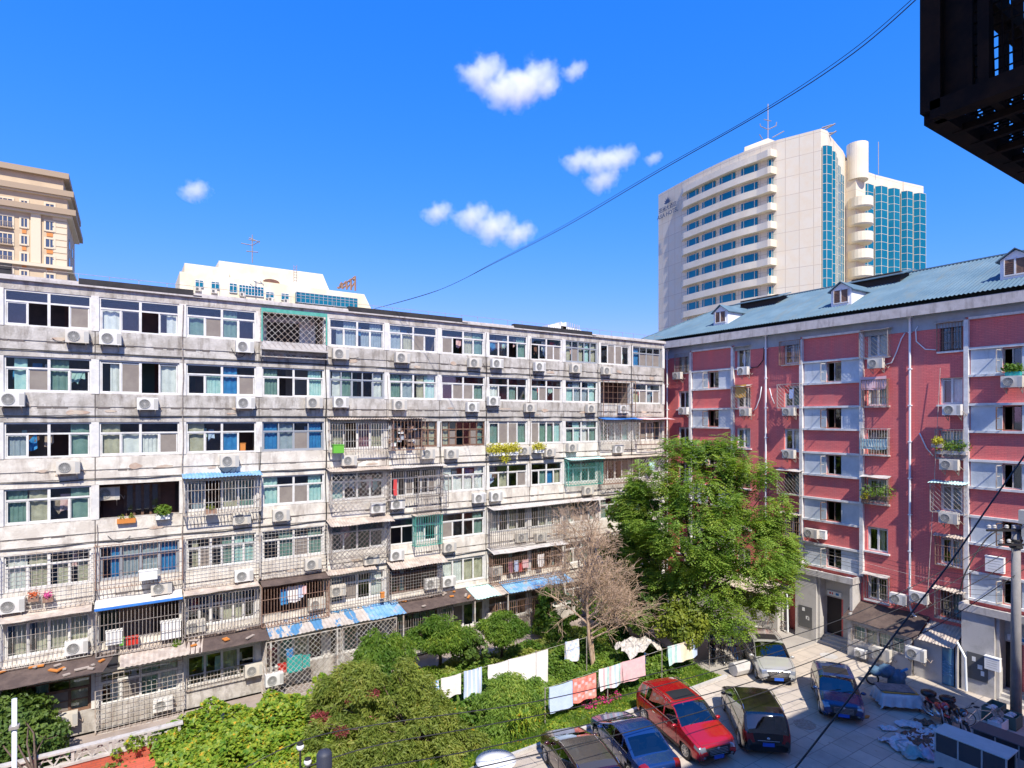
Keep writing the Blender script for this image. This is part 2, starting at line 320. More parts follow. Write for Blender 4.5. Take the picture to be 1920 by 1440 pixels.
def cage(tf, par, s0, s1, z0, z1, dep, style='bars', mat=None, pitch=.14, t=.02, floor=True, name='security_cage'):
    mat = mat or m_['iron']; b = MB(tf); d = dep; o0 = .06
    for z in (z0, z1):
        b.bar((s0,d,z),(s1,d,z),t*1.8); b.bar((s0,o0,z),(s0,d,z),t*1.8); b.bar((s1,o0,z),(s1,d,z),t*1.8)
    for s in (s0, s1): b.bar((s,d,z0),(s,d,z1),t*1.8)
    if style == 'bars':
        n = max(2, int((s1-s0)/pitch))
        for i in range(1, n): s = s0+(s1-s0)*i/n; b.bar((s,d,z0),(s,d,z1),t)
        k = max(1, int(d/pitch/1.2))
        for i in range(1, k+1):
            o = o0+(d-o0)*i/(k+1)
            for s in (s0, s1): b.bar((s,o,z0),(s,o,z1),t)
        for f in (.33, .68):
            z = z0+(z1-z0)*f; b.bar((s0,d+t,z),(s1,d+t,z),t); b.bar((s0,o0,z),(s0,d,z),t); b.bar((s1,o0,z),(s1,d,z),t)
    elif style == 'grid':
        n = max(2, int((s1-s0)/pitch)); k = max(2, int((z1-z0)/pitch))
        for i in range(1, n): s = s0+(s1-s0)*i/n; b.bar((s,d,z0),(s,d,z1),t*.7)
        for i in range(1, k): z = z0+(z1-z0)*i/k; b.bar((s0,d+t*.7,z),(s1,d+t*.7,z),t*.7); b.bar((s0,o0,z),(s0,d,z),t*.7); b.bar((s1,o0,z),(s1,d,z),t*.7)
    else:
        W, H = s1-s0, z1-z0; p = pitch*1.9; t *= .8
        def diag(W, H, f, both=True):
            k = -H
            while k < W:
                a = max(0, k); c = min(W, k+H)
                if c > a:
                    b.bar(f(a, a-k), f(c, c-k), t)
                    if both: b.bar(f(a, H-(a-k), t), f(c, H-(c-k), t), t)
                k += p
        diag(W, H, lambda x, y, e=0: (s0+x, d+e, z0+y), style == 'lattice')
        diag(d-o0, H, lambda x, y, e=0: (s0-e, o0+x, z0+y), style == 'lattice'); diag(d-o0, H, lambda x, y, e=0: (s1+e, o0+x, z0+y), style == 'lattice')
    if floor:
        n = max(2, int((s1-s0)/.16))
        for i in range(1, n): s = s0+(s1-s0)*i/n; b.bar((s,o0,z0),(s,d,z0),t)
    return b.build(name, mat, par)
def awning(tf, par, s0, s1, zt, zb, dep, mat, corr=True, name='awning', o0=.06, pitch=.15, s0b=None, s1b=None):
    b = MB(tf); s0b = s0 if s0b is None else s0b; s1b = s1 if s1b is None else s1b
    n = max(2, int((s1-s0)/(pitch/4))) if corr else max(3, int((s1-s0)/.35)); vs = []; th = .012; q = random.Random(int(s0*77)+int(zt*13))
    for k in range(4):
        f = k/3
        for i in range(n+1):
            u = i/n; s = (s0+(s1-s0)*u)*(1-f) + (s0b+(s1b-s0b)*u)*f
            z = zt+(zb-zt)*f + (.018*math.sin(i*math.pi/2) if corr else .018*q.uniform(-1, 1)) - .02*math.sin(f*3.1) + (.02*math.sin(u*7+f*3))
            vs.append((s, o0+(dep-o0)*f, z))
    m = len(vs); vs += [(x, o, z-th) for x, o, z in vs]
    fs = []
    for k in range(3):
        for i in range(n):
            a = k*(n+1)+i; fs.append((a, a+1, a+n+2, a+n+1)); fs.append((a+m, a+n+1+m, a+n+2+m, a+1+m))
    for i in range(n): a = 3*(n+1)+i; fs.append((a, a+1, a+1+m, a+m))
    for k in range(3):
        a = k*(n+1); fs.append((a, a+n+1, a+n+1+m, a+m)); a += n; fs.append((a, a+m, a+n+1+m, a+n+1))
    b.add(vs, fs)
    return b.build(name, mat, par)
GB = thing('apartment_building', 'long seven-storey grey concrete apartment block with cluttered enclosed balconies', 'apartment block', (0,0,0))
# wall
wl = MB(LT); X0, X1 = PX[0], 34.3
def head(r): return SILL(r) + WH
wl.box(X0, X1, -.25, 0, head(0), 19.3)
for r in range(6): wl.box(X0, X1, -.25, 0, head(r+1), SILL(r))
wl.box(X0, X1, -.25, 0, 0, SILL(6))
wl.box(X0, X0+.3, -11, -.25, 0, 19.3); wl.box(X1-.3, X1, -11, -.25, 0, 19.3); wl.box(X0+.3, X1-.3, -11, -10.7, 0, 19.3)
wl.mi = 1
for r in range(7):
    for s in PX[1:-1]: wl.box(s-.14, s+.14, -.24, .045, SILL(r)-.02, head(r)+.02)
    wl.box(X1-.24, X1+.003, -.24, .045, SILL(r)-.02, head(r)+.02)
wl.build('wall', [m_['conc'], m_['pier']], GB)
for r in range(6):
    S = SILL(r); B = head(r+1)
    for i in range(-1, 12):
        a, c = PX[i+1], PX[i+2]; t = cr = pt = MB(LT)
        t.box(a+.02, c-.02, .0, .035+U(0,.012), S-.58, S-.05); t.box(a+.02, c-.02, 0, .03+U(0,.01), B+.30, S-.66)
        t.box(a+.01, c-.01, 0, .045, B+.01, B+.24)
        cr.mi = 1
        x = a+.1
        while x < c-.2:
            L_ = U(.15, .6)
            if rnd.random() < (.75 if r < 2 else .3): cr.box(x, min(x+L_, c-.1), .0, .046, S-.645-U(0,.03), S-.605+U(0,.02))
            x += L_+U(.02, .3)
        cr.box(a-.012, a+.012, .0, .044, B+.02, S-.02); pt.mi = 2
        for k in range(rnd.choice((0,1,1,2) if r < 3 else (0,0,1))):
            x = U(a+.2, c-1.0); z = U(B+.35, S-.45); pw, ph = U(.4, 1.1), U(.08, .3)
            pts = [(x+pw/2+math.cos(q)*pw/2*U(.7,1.1), .049, z+math.sin(q)*ph/2*U(.6,1.2)) for q in [j*.52 for j in range(12)]]
            pt.add(pts, [tuple(range(12))])
        t.build('spandrel', [m_['conc'] if r < 2 else m_['conc_low'], m_['crack'], m_['patch']], GB)
# roof, parapet
rf = MB(LT); rf.box(X0+.3, X1-.3, -10.7, -.25, 18.95, 19.05)
rf.mi = 1; rf.box(X0-.05, X1+.05, -.5, .14, 19.3, 19.42); rf.box(X0-.05, X1+.05, -.45, .08, 19.42, 19.5)
rf.build('roof', [m_['tar'], m_['fascia']], GB)
for xa, xb in ((148, 362), (652, 865), (962, 1108)):
    a = onY(xa, 540)[0]; b = onY(xb, 560)[0]
    ft = MB(LT); ft.box(a, b, -.2, .15, 19.38, 19.63); ft.box(b, b+.35, .09, .17, 19.36, 19.39); ft.build('roof_felt', m_['tarblk'], GB)
a = onY(20, 520)[0]; ft = MB(LT); ft.box(X0, a, -.3, -.2, 19.45, 20.0)
ft.build('roof_felt', m_['tarblk'], GB)
rl = MB(LT)                                      # lightning rail on the roof edge
for k in range(int((X1-X0)/1.1)): s = X0+.4+k*1.1; rl.bar((s,-.1,19.45),(s,-.1,19.86),.02)
rl.bar((X0,-.1,19.86),(X1,-.1,19.84),.018); rl.build('roof_rail', m_['iron'], GB)
# inside: slabs, party walls, coloured back walls
ins = MB(LT)
for r in range(7):
    f = SILL(r)-.95
    if f > 0.05: ins.box(X0+.3, X1-.3, -10.6, -.25, f-.14, f)
for s in PX[1:-1]: ins.box(s-.08, s+.08, -3, -.25, 0, 18.95)
ins.mi = 1; ins.box(X0+.3, X1-.3, -10.6, -1.75, .02, 18.9)  # solid dark core added behind the rooms to block light
ins.build('interior_wall', [m_['beige'], m_['dark']], GB)
bkm = ['brown', 'dark2', 'beige', 'greenr']
for r in range(7):
    for i in range(-1, 12):
        a, c = PX[i+1]+.08, PX[i+2]-.08; f = SILL(r)-.95
        if r == 0 and i == 3: continue
        cuts = sorted([a, c] + [U(a+.4, c-.4) for _ in range(2)])
        b_ = MB(LT)
        for j in range(3): b_.mi = rnd.choice((0,0,1,1,2,3)); b_.box(cuts[j], cuts[j+1], -1.5, -1.4, f, f+2.55)
        b_.build('room_wall', [m_[mm] for mm in bkm], GB)
# windows --------------------------------------------------------------
TAB = [ # row by row, bays 0..11
 ['S:doom','S:wdow','S:dmgd','O','S:kkkk','S:kmmd','S:mocg','S:ddog','S:odmm','5:cmcmc','N:dmmd','5:bmmm'],
 ['S:dmdd','N:wmow','S:dtbm','S:godt','5:mgddm','S:gdmt','S:dmmg','S:ddmd','S:gmdm','S:tkkt','O','S:dmmm'],
 ['S:koog','S:mwwm','S:ddbo','5:bkmb','N:copc','W:dommdd','W:dmodmm','N:gmmd','N:mdgt','S:gmmg','N:gkkt','N:wmmo'],
 ['S:dmdm','O','N:kodd','S:tmmt','S:tddd','3:domodm','S:wwww','S:dddm','S:dgbd','S:dddd','N:mddm','N:ddmd'],
 ['S:dmcc','5:bkkb','3:cmdgdm','S:dgmg','S:dood','S:oomd','S:mddg','N:wddd','N:ddww','S:wmmd','S:dmdm','S:mdmd'],
 ['N:cccc','O','3:dddddd','O','S:kmdd','W:ddoodd','N:wwcc','W:dodddd','W:dddodd','S:dmmd','S:dmmd','S:dmmd'],
 ['W:mmmm','S:wmmw','N:dddd','N:pddp','N:ddmm','W:ddoddd','N:mmdd','S:dmmd','S:dmmd','S:ddmm','S:ddmm','S:mmdd']]
FM = {'5':'greyf','W':'brownf'}
for r in range(7):
    for i in range(-1, 12):
        s0, s1 = BAY(i); z0, z1 = SILL(r), head(r)
        k, lv = (TAB[r][i].split(':') + [''])[:2] if i >= 0 else ('S', 'dmmd')
        if i == 11: s1 = 33.9
        if k == 'O': continue
        lv = ''.join(rnd.choice('ttgkwccgc') if (ch == 'd' and rnd.random() < .42) or (ch == 'm' and rnd.random() < .3) else ch for ch in lv)
        window(LT, GB, s0, s1, z0, z1, lv, k, m_[FM.get(k, 'whitef')])
# open balconies: inner window walls
def inner(i, r, col_, dz=0):
    s0, s1 = BAY(i); z = SILL(r); b = MB(LT)
    b.box(s0+.1, s1-.1, -1.32, -1.3, z-.9, z+1.6); b.build('balcony_back_wall', m_[col_], GB)
inner(3, 0, 'white'); inner(1, 3, 'brown')
a, c = BAY(3); d = MB(LT); d.box(a+.45, c-.95, -1.28, -1.25, SILL(0)-.1, head(0)-.25); d.build('dark_opening', m_['dark'], GB)
a, c = BAY(1); window(LT, GB, a+.9, c-.7, SILL(3)-.5, head(3)-.05, 'dddd', 'N', m_['brownf'], o=-1.2)
# cages and awnings -----------------------------------------------------
def CG(r, sa, sb, lo_, hi_, dep, style='bars', mat='iron', **k): return cage(LT, GB, sa, sb, SILL(r)-lo_, head(r)+hi_, dep, style, m_[mat], **k)
def AW(r, sa, sb, hi_, drop, dep, mat, corr=True, **k): return awning(LT, GB, sa, sb, head(r)+hi_, head(r)+hi_-drop, dep, m_[mat], corr, **k)
CG(0, PX[4]+.05, PX[5]-.05, .75, .12, .3, 'lattice', 'whiteb', pitch=.16)
gf = MB(LT); a, c = PX[4]+.05, PX[5]-.05
gf.box(a, c, .26, .33, head(0)-.02, head(0)+.16); gf.box(a, a+.07, .26, .33, SILL(0), head(0)-.02); gf.box(c-.07, c, .26, .33, SILL(0), head(0)-.02)
gf.build('green_frame', m_['greenf'], GB)
sh = MB(LT); sh.box(PX[4]+.05, PX[5]-.05, 0.02, .55, SILL(0)-.42, SILL(0)-.34); sh.box(PX[4]+.1, PX[5]-.1, 0.02, .3, SILL(0)-.34, SILL(0)+.02); sh.build('balcony_ledge', m_['fascia'], GB)
CG(1, PX[11]+.05, PX[12]-.02, .9, .1, .45, 'grid', 'rust', pitch=.4); 
CG(2, PX[5]+.05, PX[6]+.1, .12, .1, .4, 'bars', 'whiteb')
CG(2, PX[6]+.12, PX[6]+2.0, .1, .15, .75, 'bars', 'rust', pitch=.2); AW(2, PX[6], PX[6]+2.1, .2, .03, .85, 'asb')
AW(2, PX[5], PX[6], .2, .06, .6, 'asb')
CG(2, PX[11]-.05, PX[12]+.3, .12, .12, .55, 'lattice', 'whiteb'); AW(2, PX[11]-.1, PX[12]+.4, .22, .1, .75, 'bluef')
CG(2, PX[12]+.35, 34.2, .25, .05, .55, 'bars', 'rust', pitch=.5); AW(2, PX[12]+.45, 34.6, .22, .1, .8, 'pk')
CG(3, PX[3]+.02, PX[4]-.02, .1, .12, .62, 'bars', 'whiteb'); AW(3, PX[3]-.05, PX[4]+.05, .32, .14, .85, 'bluesh'); 
CG(3, PX[5]+.1, PX[6]+.02, .12, .1, .62, 'lattice', 'whiteb'); AW(3, PX[5]-.05, PX[6]+.1, .28, .12, .85, 'asb')
CG(3, PX[6]+.08, PX[7]-.02, .1, .1, .5, 'bars', 'iron'); CG(3, PX[6]+1.6, PX[7]+.25, .75, -.35, .7, 'grid', 'iron', pitch=.3); AW(3, PX[6]+.1, PX[7]+.2, .26, .08, .7, 'fascia')
CG(3, PX[10]+.02, PX[11]-.08, .12, .1, .5, 'lattice', 'greenf'); AW(3, PX[10]-.02, PX[11], .25, .1, .75, 'mint')
CG(3, PX[11]+.02, PX[12]+.1, .2, .1, .6, 'lattice', 'rust'); CG(3, PX[12]+.12, 34.3, .2, .1, .6, 'diag', 'whiteb'); AW(3, PX[11], 34.6, .22, .08, .75, 'asb')
CG(4, PX[1], PX[2]-.05, .75, .1, .32, 'grid', 'whiteb', pitch=.17, t=.016)
CG(4, PX[2]+.02, PX[3]-.03, .25, .15, .5, 'bars', 'rust', t=.014); CG(4, PX[3]+.02, PX[4]-.02, .75, .15, .32, 'grid', 'whiteb', pitch=.17, t=.016)
CG(4, PX[4]+.02, PX[5]-.05, .75, .1, .32, 'grid', 'whiteb', pitch=.17, t=.016)
CG(4, PX[5]+.1, PX[6]-.02, .25, .1, .62, 'lattice', 'iron'); AW(4, PX[5]-.05, PX[6]+.1, .3, .22, 1.0, 'asb')
CG(4, PX[6]+1.5, PX[7]-.1, .1, .12, .6, 'bars', 'greenf'); AW(4, PX[6]+1.45, PX[7], .16, .02, .65, 'asb')
CG(4, PX[8]+.05, PX[10]-.05, .8, .02, .55, 'bars', 'iron'); AW(4, PX[8]-.02, PX[11]-.1, .2, .12, .85, 'fascia')
AW(5, PX[1], PX[2]-.1, .42, .2, .75, 'asb', False); AW(5, PX[2], PX[3]-.05, .46, .22, .75, 'pier', False)
eb = MB(LT); eb.box(PX[2], PX[3]-.05, .73, .78, head(5)+.17, head(5)+.27); eb.build('awning_edge', m_['bluef'], GB)
CG(5, PX[2]+.05, PX[3]-.05, .38, .12, .6, 'bars', 'iron'); CG(5, PX[1]+.02, PX[2]-.1, .3, .1, .35, 'bars', 'whiteb', t=.014)
AW(5, PX[3], PX[4]-.1, .42, .14, .75, 'asb', False); CG(5, PX[3]+.05, PX[4]-.02, .2, .12, .6, 'bars', 'iron')
AW(5, PX[4]+.02, PX[5]-.02, .35, .16, .8, 'tar', False); CG(5, PX[4]+.02, PX[5]-.05, .35, .12, .65, 'bars', 'rust')
AW(5, PX[5]-.1, PX[6]-.8, .38, .12, .7, 'asb'); CG(5, PX[5]+.1, PX[6]-.05, .15, .05, .5, 'bars', 'iron', t=.014)
AW(5, PX[6]-.05, PX[7]+.15, .42, .26, 1.0, 'asb'); CG(5, PX[6]+.05, PX[7]-.1, .25, -.05, .6, 'grid', 'iron', pitch=.16)
AW(5, PX[8]-.05, PX[10]-.3, .40, .24, .95, 'fascia', False); CG(5, PX[8]+.05, PX[10]-.05, .3, .02, .65, 'bars', 'rust')
CG(6, PX[2]+.02, PX[3]-.02, 1.0, .05, .5, 'grid', 'whiteb', pitch=.2, floor=False)
CG(6, PX[3]+.15, PX[4]-.15, .12, -.9, .12, 'bars', 'whiteb')
CG(6, PX[4]+.1, PX[5]+.35, .97, .38, 1.35, 'lattice', 'whiteb', floor=False); CG(6, PX[5]+.45, PX[6]+.05, .97, .4, 1.35, 'lattice', 'whiteb', floor=False)
CG(6, PX[6]+.15, PX[7]+.4, .5, .3, 1.0, 'bars', 'iron', floor=False); CG(6, PX[8]+.1, PX[9]+.2, .6, .2, .9, 'bars', 'rust', floor=False)
# lean-to roofs over the ground floor
for a, c, mt, co_, sk in ((-7.7,-.35,'tar',0,-.55),(-.3,3.0,'asb',1,-.2),(2.2,5.6,'tar',0,.15),(5.7,9.3,'patchy',1,.1),(9.35,10.6,'patchy',1,.1),(10.65,12.6,'bluesh',1,.1),(12.65,17.0,'tar',0,.1),(17.05,18.7,'mint',1,.1),(18.75,19.3,'asb',0,0),(19.35,24.3,'bluesh',1,.1)):
    awning(LT, GB, a, c, 3.42, 3.04, 1.45, m_[mt], bool(co_), 'lean_to_roof', s1b=c+sk, pitch=.2)
gu = MB(LT)                                       # ledge under the lean-to roofs, posts
gu.box(X0, X1-.1, .0, .16, 3.44, 3.52)
gu.build('string_course', m_['conc_low'], GB)
pl = MB(LT)
for s in (5.75, 8.95, 12.55, 17.0, 19.3, 22.3): pl.bar((s,1.33,0),(s,1.33,3.1),.07)
pl.build('post', m_['whiteb'], GB)
# vertical conduits, drip pipes and small vents
for k, (s, z0, z1) in enumerate(((2.13,4.0,18.9),(5.5,3.5,12.2),(8.72,3.6,18.8),(12.15,3.6,16.0),(15.4,6.2,13.4),(18.5,3.6,18.9),(21.8,9,18.8),(27.6,6.4,19),(30.8,9,19),(-1.15,3.6,9.0))):
    t = MB(LT); t.tube([(s+.03*math.sin(z*2.1+k), .085, z) for z in [z0+(z1-z0)*j/18 for j in range(19)]], .016 if k % 2 else .026, 5); t.build('conduit', m_['black'] if k % 3 else m_['iron'], GB)
for k in range(26):
    r = rnd.randrange(6); s = U(-4, 33); z = head(r+1)+U(.35,.9); t = MB(LT)
    if k % 2: t.lathe([(.06,0),(.06,.05),(0,.05)], (0,0,0), 10, 'y'); t.v = [LT(s+p[0], .04+(31.5-p[1])*0+.02, z+p[2]) if False else p for p in t.v]
    w_ = U(.3,.9); dp_ = U(.12,.35); sl = U(-.1,.25); t = MB(); t.tube([(s+w_*j/8, 31.42, z-dp_*4*(j/8)*(1-j/8)-sl*j/8) for j in range(9)], .011, 5); t.build('loose_cable', m_['black'], GB)
# cables running along the facade at each floor
for r in range(6):
    z = head(r+1)+.27; pts = [(X0+(X1-X0)*k/40, 31.5-.09, z+.02*math.sin(k*1.9+r)-.015*(k % 3)) for k in range(41)]
    o = MB().tube(pts, .022, 5).build('facade_cable', m_['black'])
    tag(o, 'black cable strung across the grey block just above its %s row of windows' % ['second','third','fourth','fifth','sixth','ground-floor'][r], 'cable', 'cables along the grey facade')
# ================================================================= red block
RB = thing('red_apartment_building', 'red tiled apartment block with white ledges, stair panels and blue metal roof', 'apartment block')
XR = 36.1
SR = lambda r: 17.15 - 2.8*r
yy = lambda x, X=36.1: onX(x, 785, X)[1]
WC = [(yy(1294), yy(1272)), (yy(1407), yy(1381)), (yy(1501), yy(1470)), (yy(1665), yy(1626)), (yy(1805), yy(1763)), (4.6, 6.1)]
SB = [(26.75, 30.3), (17.95, 21.45), (9.15, 12.6), (.4, 3.9)]          # stair bays
SO = [(yy(1348), yy(1328)), (yy(1578), yy(1550)), (yy(1917), yy(1880)), (1.6, 2.7)]
def bt(r): return 17.16 - 2.84*r       # blue panel top
def bb(r): return bt(r) - 1.38
rw = MB(RT)
holes = []
for a, b in WC: holes.append((a, b, [(SR(r), SR(r)+1.4) for r in range(6)]))
for a, b in SO: holes.append((a, b, [(bb(r)+.08, bt(r)-.1) for r in range(5)] + [(.45, 2.7)]))
holes.sort(); y = -6.0
for a, b, zs in holes:
    rw.box(y, a, -.3, 0, 0, 19.3); zs = sorted(zs); z = 0
    for z0, z1 in zs: rw.box(a, b, -.3, 0, z, z0); z = z1
    rw.box(a, b, -.3, 0, z, 19.3); y = b
rw.box(y, 36.2, -.3, 0, 0, 19.3)
rw.box(36.0, 36.2, -12, -.3, 0, 19.3); rw.box(-6, -5.8, -12, -.3, 0, 19.3)
rw.build('wall', m_['red'], RB)
core = MB(RT); core.box(-5.8, 36.0, -12, -2.2, .02, 19.2)
for a, b, zs in holes:
    core.box(a-.8, a-.7, -2.2, -.3, .02, 19.2); core.box(b+.7, b+.8, -2.2, -.3, .02, 19.2)
    for z0, z1 in zs: core.box(a-.7, b+.7, -2.2, -.3, max(z0-.95, .05), max(z0-.85, .12))
core.build('interior_wall', m_['dark2'], RB)
for k, (a, b) in enumerate(SB):
    so_ = SO[k]
    for r in range(5):
        for u_, v_ in ((a+.05, so_[0]), (so_[1], b-.05)): MB(RT).box(u_, v_, 0, .035, bb(r)+.06, bt(r)-.06).build('stair_panel', m_['bluep'], RB)
        for z in (bt(r), bb(r)): MB(RT).box(a, b, 0, .16, z-.06, z+.06).build('ledge', m_['ledge'], RB)
    MB(RT).box(a, b, 0, .16, 18.66, 18.78).build('ledge', m_['ledge'], RB)
    for s, w_ in ((b, .2), (a-.2, .2)):
        MB(RT).box(s, s+w_, 0, .2, .0 if k == 0 else 4.4, 18.66).build('pilaster', m_['ledge'], RB)
    for r in range(5):
        z0, z1 = bb(r)+.08, bt(r)-.1; s0, s1 = so_; f = MB(RT)
        for q in ((s0, s0+.05, -.2, -.05, z0, z1), (s1-.05, s1, -.2, -.05, z0, z1), (s0+.05, s1-.05, -.2, -.05, z0, z0+.05), (s0+.05, s1-.05, -.2, -.05, z1-.05, z1)): f.box(*q)
        m_s = (s0+s1)/2; f.box(m_s-.025, m_s+.025, -.17, -.07, z0+.05, z1-.05)
        # one sash swung outward on the far side
        f.bar((s1, .0, z0+.05), (s1+.1, .48, z0+.05), .04); f.bar((s1, 0, z1-.08), (s1+.1, .48, z1-.08), .04); f.bar((s1+.1, .48, z0+.05), (s1+.1, .48, z1-.08), .04); f.bar((s1+.05, .24, (z0+z1)/2), (s1+.1, .48, (z0+z1)/2), .03)
        fo = f.build('stair_window', m_['brownf'] if r % 2 else m_['whiteb'], RB)
        g = MB(RT); g.box(s0+.05, m_s-.03, -.13, -.125, z0+.05, z1-.05)
        g.add([(s1, 0, z0+.07),(s1+.1, .47, z0+.07),(s1+.1, .47, z1-.1),(s1, 0, z1-.1)], [(0,1,2,3)]); g.build('pane', m_['glass'], fo)
for k, (a, b) in enumerate(WC):
    for r in range(6):
        z0 = SR(r); lv = rnd.choice(['dd','wd','kd','dm','gd','tw','do','cd'])
        window(RT, RB, a, b, z0, z0+1.4, lv, 'N', m_['whitef'] if rnd.random() < .75 else m_['brownf'], o=-.12)
        MB(RT).box(a-.12, b+.12, .0, .14, z0-.1, z0-.01).build('window_sill', m_['ledge'], RB)
# frieze, eave, roof
fz = MB(RT); fz.box(-6, 36.1, 0, .05, 18.80, 19.22)
for k in range(3): fz.box(SB[k+1][1]+.2, SB[k][0]-.2, 0, .045, 18.38, 18.80)
fz.box(30.5, 36.0, 0, .045, 18.38, 18.80)
fz.build('frieze', m_['greyblue'], RB)
ev = MB(RT); ev.box(-6.4, 36.5, 0, .52, 19.22, 19.34); ev.box(-6.4, 36.5, .52, .66, 19.14, 19.66); ev.box(36.21, 36.6, -12.5, .66, 19.2, 19.66)
ev.build('eave_fascia', m_['fascia'], RB)
ga = MB(RT); ga.box(-6.3, 36.3, -.35, .3, 19.34, 19.75); ga.build('roof_kerb', m_['bluep'], RB)
def roofz(X): return 19.92 + .46*(X - 35.5)
rfb = MB(); n = int(43/.2*4); vs = []; XR0, XR1 = 35.5, 42.2
for i in range(n+1):
    Y = -6.6 + 43.0*i/n; c_ = .028*math.sin(i*math.pi/2)
    xe = XR1
    hip = 36.4 - Y
    if hip < 4.2: xe = XR0 + (XR1-XR0)*max(hip, 0)/4.2
    for k in range(4):
        X = XR0 + (xe-XR0)*k/3; vs.append((X, Y, roofz(X)+c_))
rfb.add(vs, [(i*4+k, i*4+4+k, i*4+5+k, i*4+1+k) for i in range(n) for k in range(3)])
zr = roofz(XR1)
rfb.add([(XR1,-6.6,zr),(XR1,32.2,zr),(49,36.4,19.9),(49,-6.6,19.9)], [(0,1,2,3)])
rfb.add([(XR0,36.4,19.9),(49,36.4,19.9),(XR1,32.2,zr)], [(0,1,2)])
rfb.bar((XR1,-6.6,zr+.03),(XR1,32.3,zr+.03),.16,.08); rfb.bar((XR1,32.3,zr+.03),(XR0,36.4,19.95),.16,.08)
rfo = rfb.build('roof', m_['blueR'], RB)
for px, py in ((1352, 600), (1578, 556), (1905, 500), (None, 0)):
    Yc = onX(px, py, 37.0)[1] if px else 4.0
    b = MB(); h = .62; x0 = 36.95; zb = roofz(x0)-.02; zt = zb+1.0
    b.add([(x0,Yc-h,zb),(x0,Yc+h,zb),(x0,Yc+h,zt),(x0,Yc,zt+.42),(x0,Yc-h,zt),
           (x0+2.2,Yc-h,zt),(x0+3.1,Yc,zt+.42),(x0+2.2,Yc+h,zt)], [(0,1,2,3,4),(0,4,5),(1,7,2)])
    d_ = b.build('dormer', m_['white'], rfo)
    r_ = MB(); 
    for s in (-1, 1):
        r_.prism([(x0-.15,Yc+s*(h+.16),zt-.1),(x0-.15,Yc,zt+.47),(x0+3.1,Yc,zt+.47),(x0+2.2,Yc+s*(h+.16),zt-.1)], (0,0,.05))
    r_.build('dormer_roof', m_['blueR'], rfo)
    g = MB(); g.box(x0-.03,x0-.005,Yc-.42,Yc-.03,zb+.22,zt-.02); g.box(x0-.03,x0-.005,Yc+.05,Yc+.42,zb+.22,zt-.02)
    for k in range(6):
        z = zb+.3+k*.1; g.box(x0-.05,x0-.03,Yc+.08,Yc+.4,z,z+.03)
    g.build('louvre', m_['brownf'], rfo)
    t = MB()
    for a, c in ((-.46,-.42),(-.03,.05),(.42,.46)): t.box(x0-.06,x0-.001,Yc+a,Yc+c,zb+.16,zt+.04)
    t.box(x0-.06,x0-.001,Yc-.42,Yc-.03,zb+.16,zb+.22); t.box(x0-.06,x0-.001,Yc+.05,Yc+.42,zb+.16,zb+.22); t.build('louvre_frame', m_['whitef'], rfo)
for pa, pb, py in ((1392, 1462, 572), (1600, 1692, 530)):
    Ya, Yb = onX(pb, py, 40.6)[1], onX(pa, py, 40.6)[1]; b = MB()
    b.prism([(40.0,Ya-.3,roofz(40)+.55),(41.6,Ya-.3,roofz(41.6)+.3),(41.6,Yb+.3,roofz(41.6)+.3),(40.0,Yb+.3,roofz(40)+.55)], (0,0,.06)); b.build('roof_vent', m_['blueR'], rfo)
    MB().box(40.35, 41.5, Ya, Yb, roofz(40.3)-.2, roofz(41)+.38).build('vent_opening', m_['dark'], rfo)
for px, top in ((1253, 19.0), (1438, 19.15), (1708, 19.15), (None, 19.1)):
    s = yy(px) if px else 6.6; zb = 3.3 if px == 1708 else .2
    pts = [(s,.13,top),(s,.13,zb)]
    if px == 1708: pts += [(s-.15,.16,zb-.35),(s-.5,.2,zb-.6),(s-1.2,.25,zb-.72)]
    t = MB(RT); t.tube(pts, .06, 8); t.lathe([(.14,0),(.08,-.22)], (s,.14,top+.1), 8) if False else None
    t.box(s-.11, s+.11, .03, .24, top-.02, top+.16)
    for z in range(4, 19, 2): t.box(s-.075, s+.075, 0, .2, z+.3, z+.36)
    t.build('downpipe', m_['pvc'], RB)
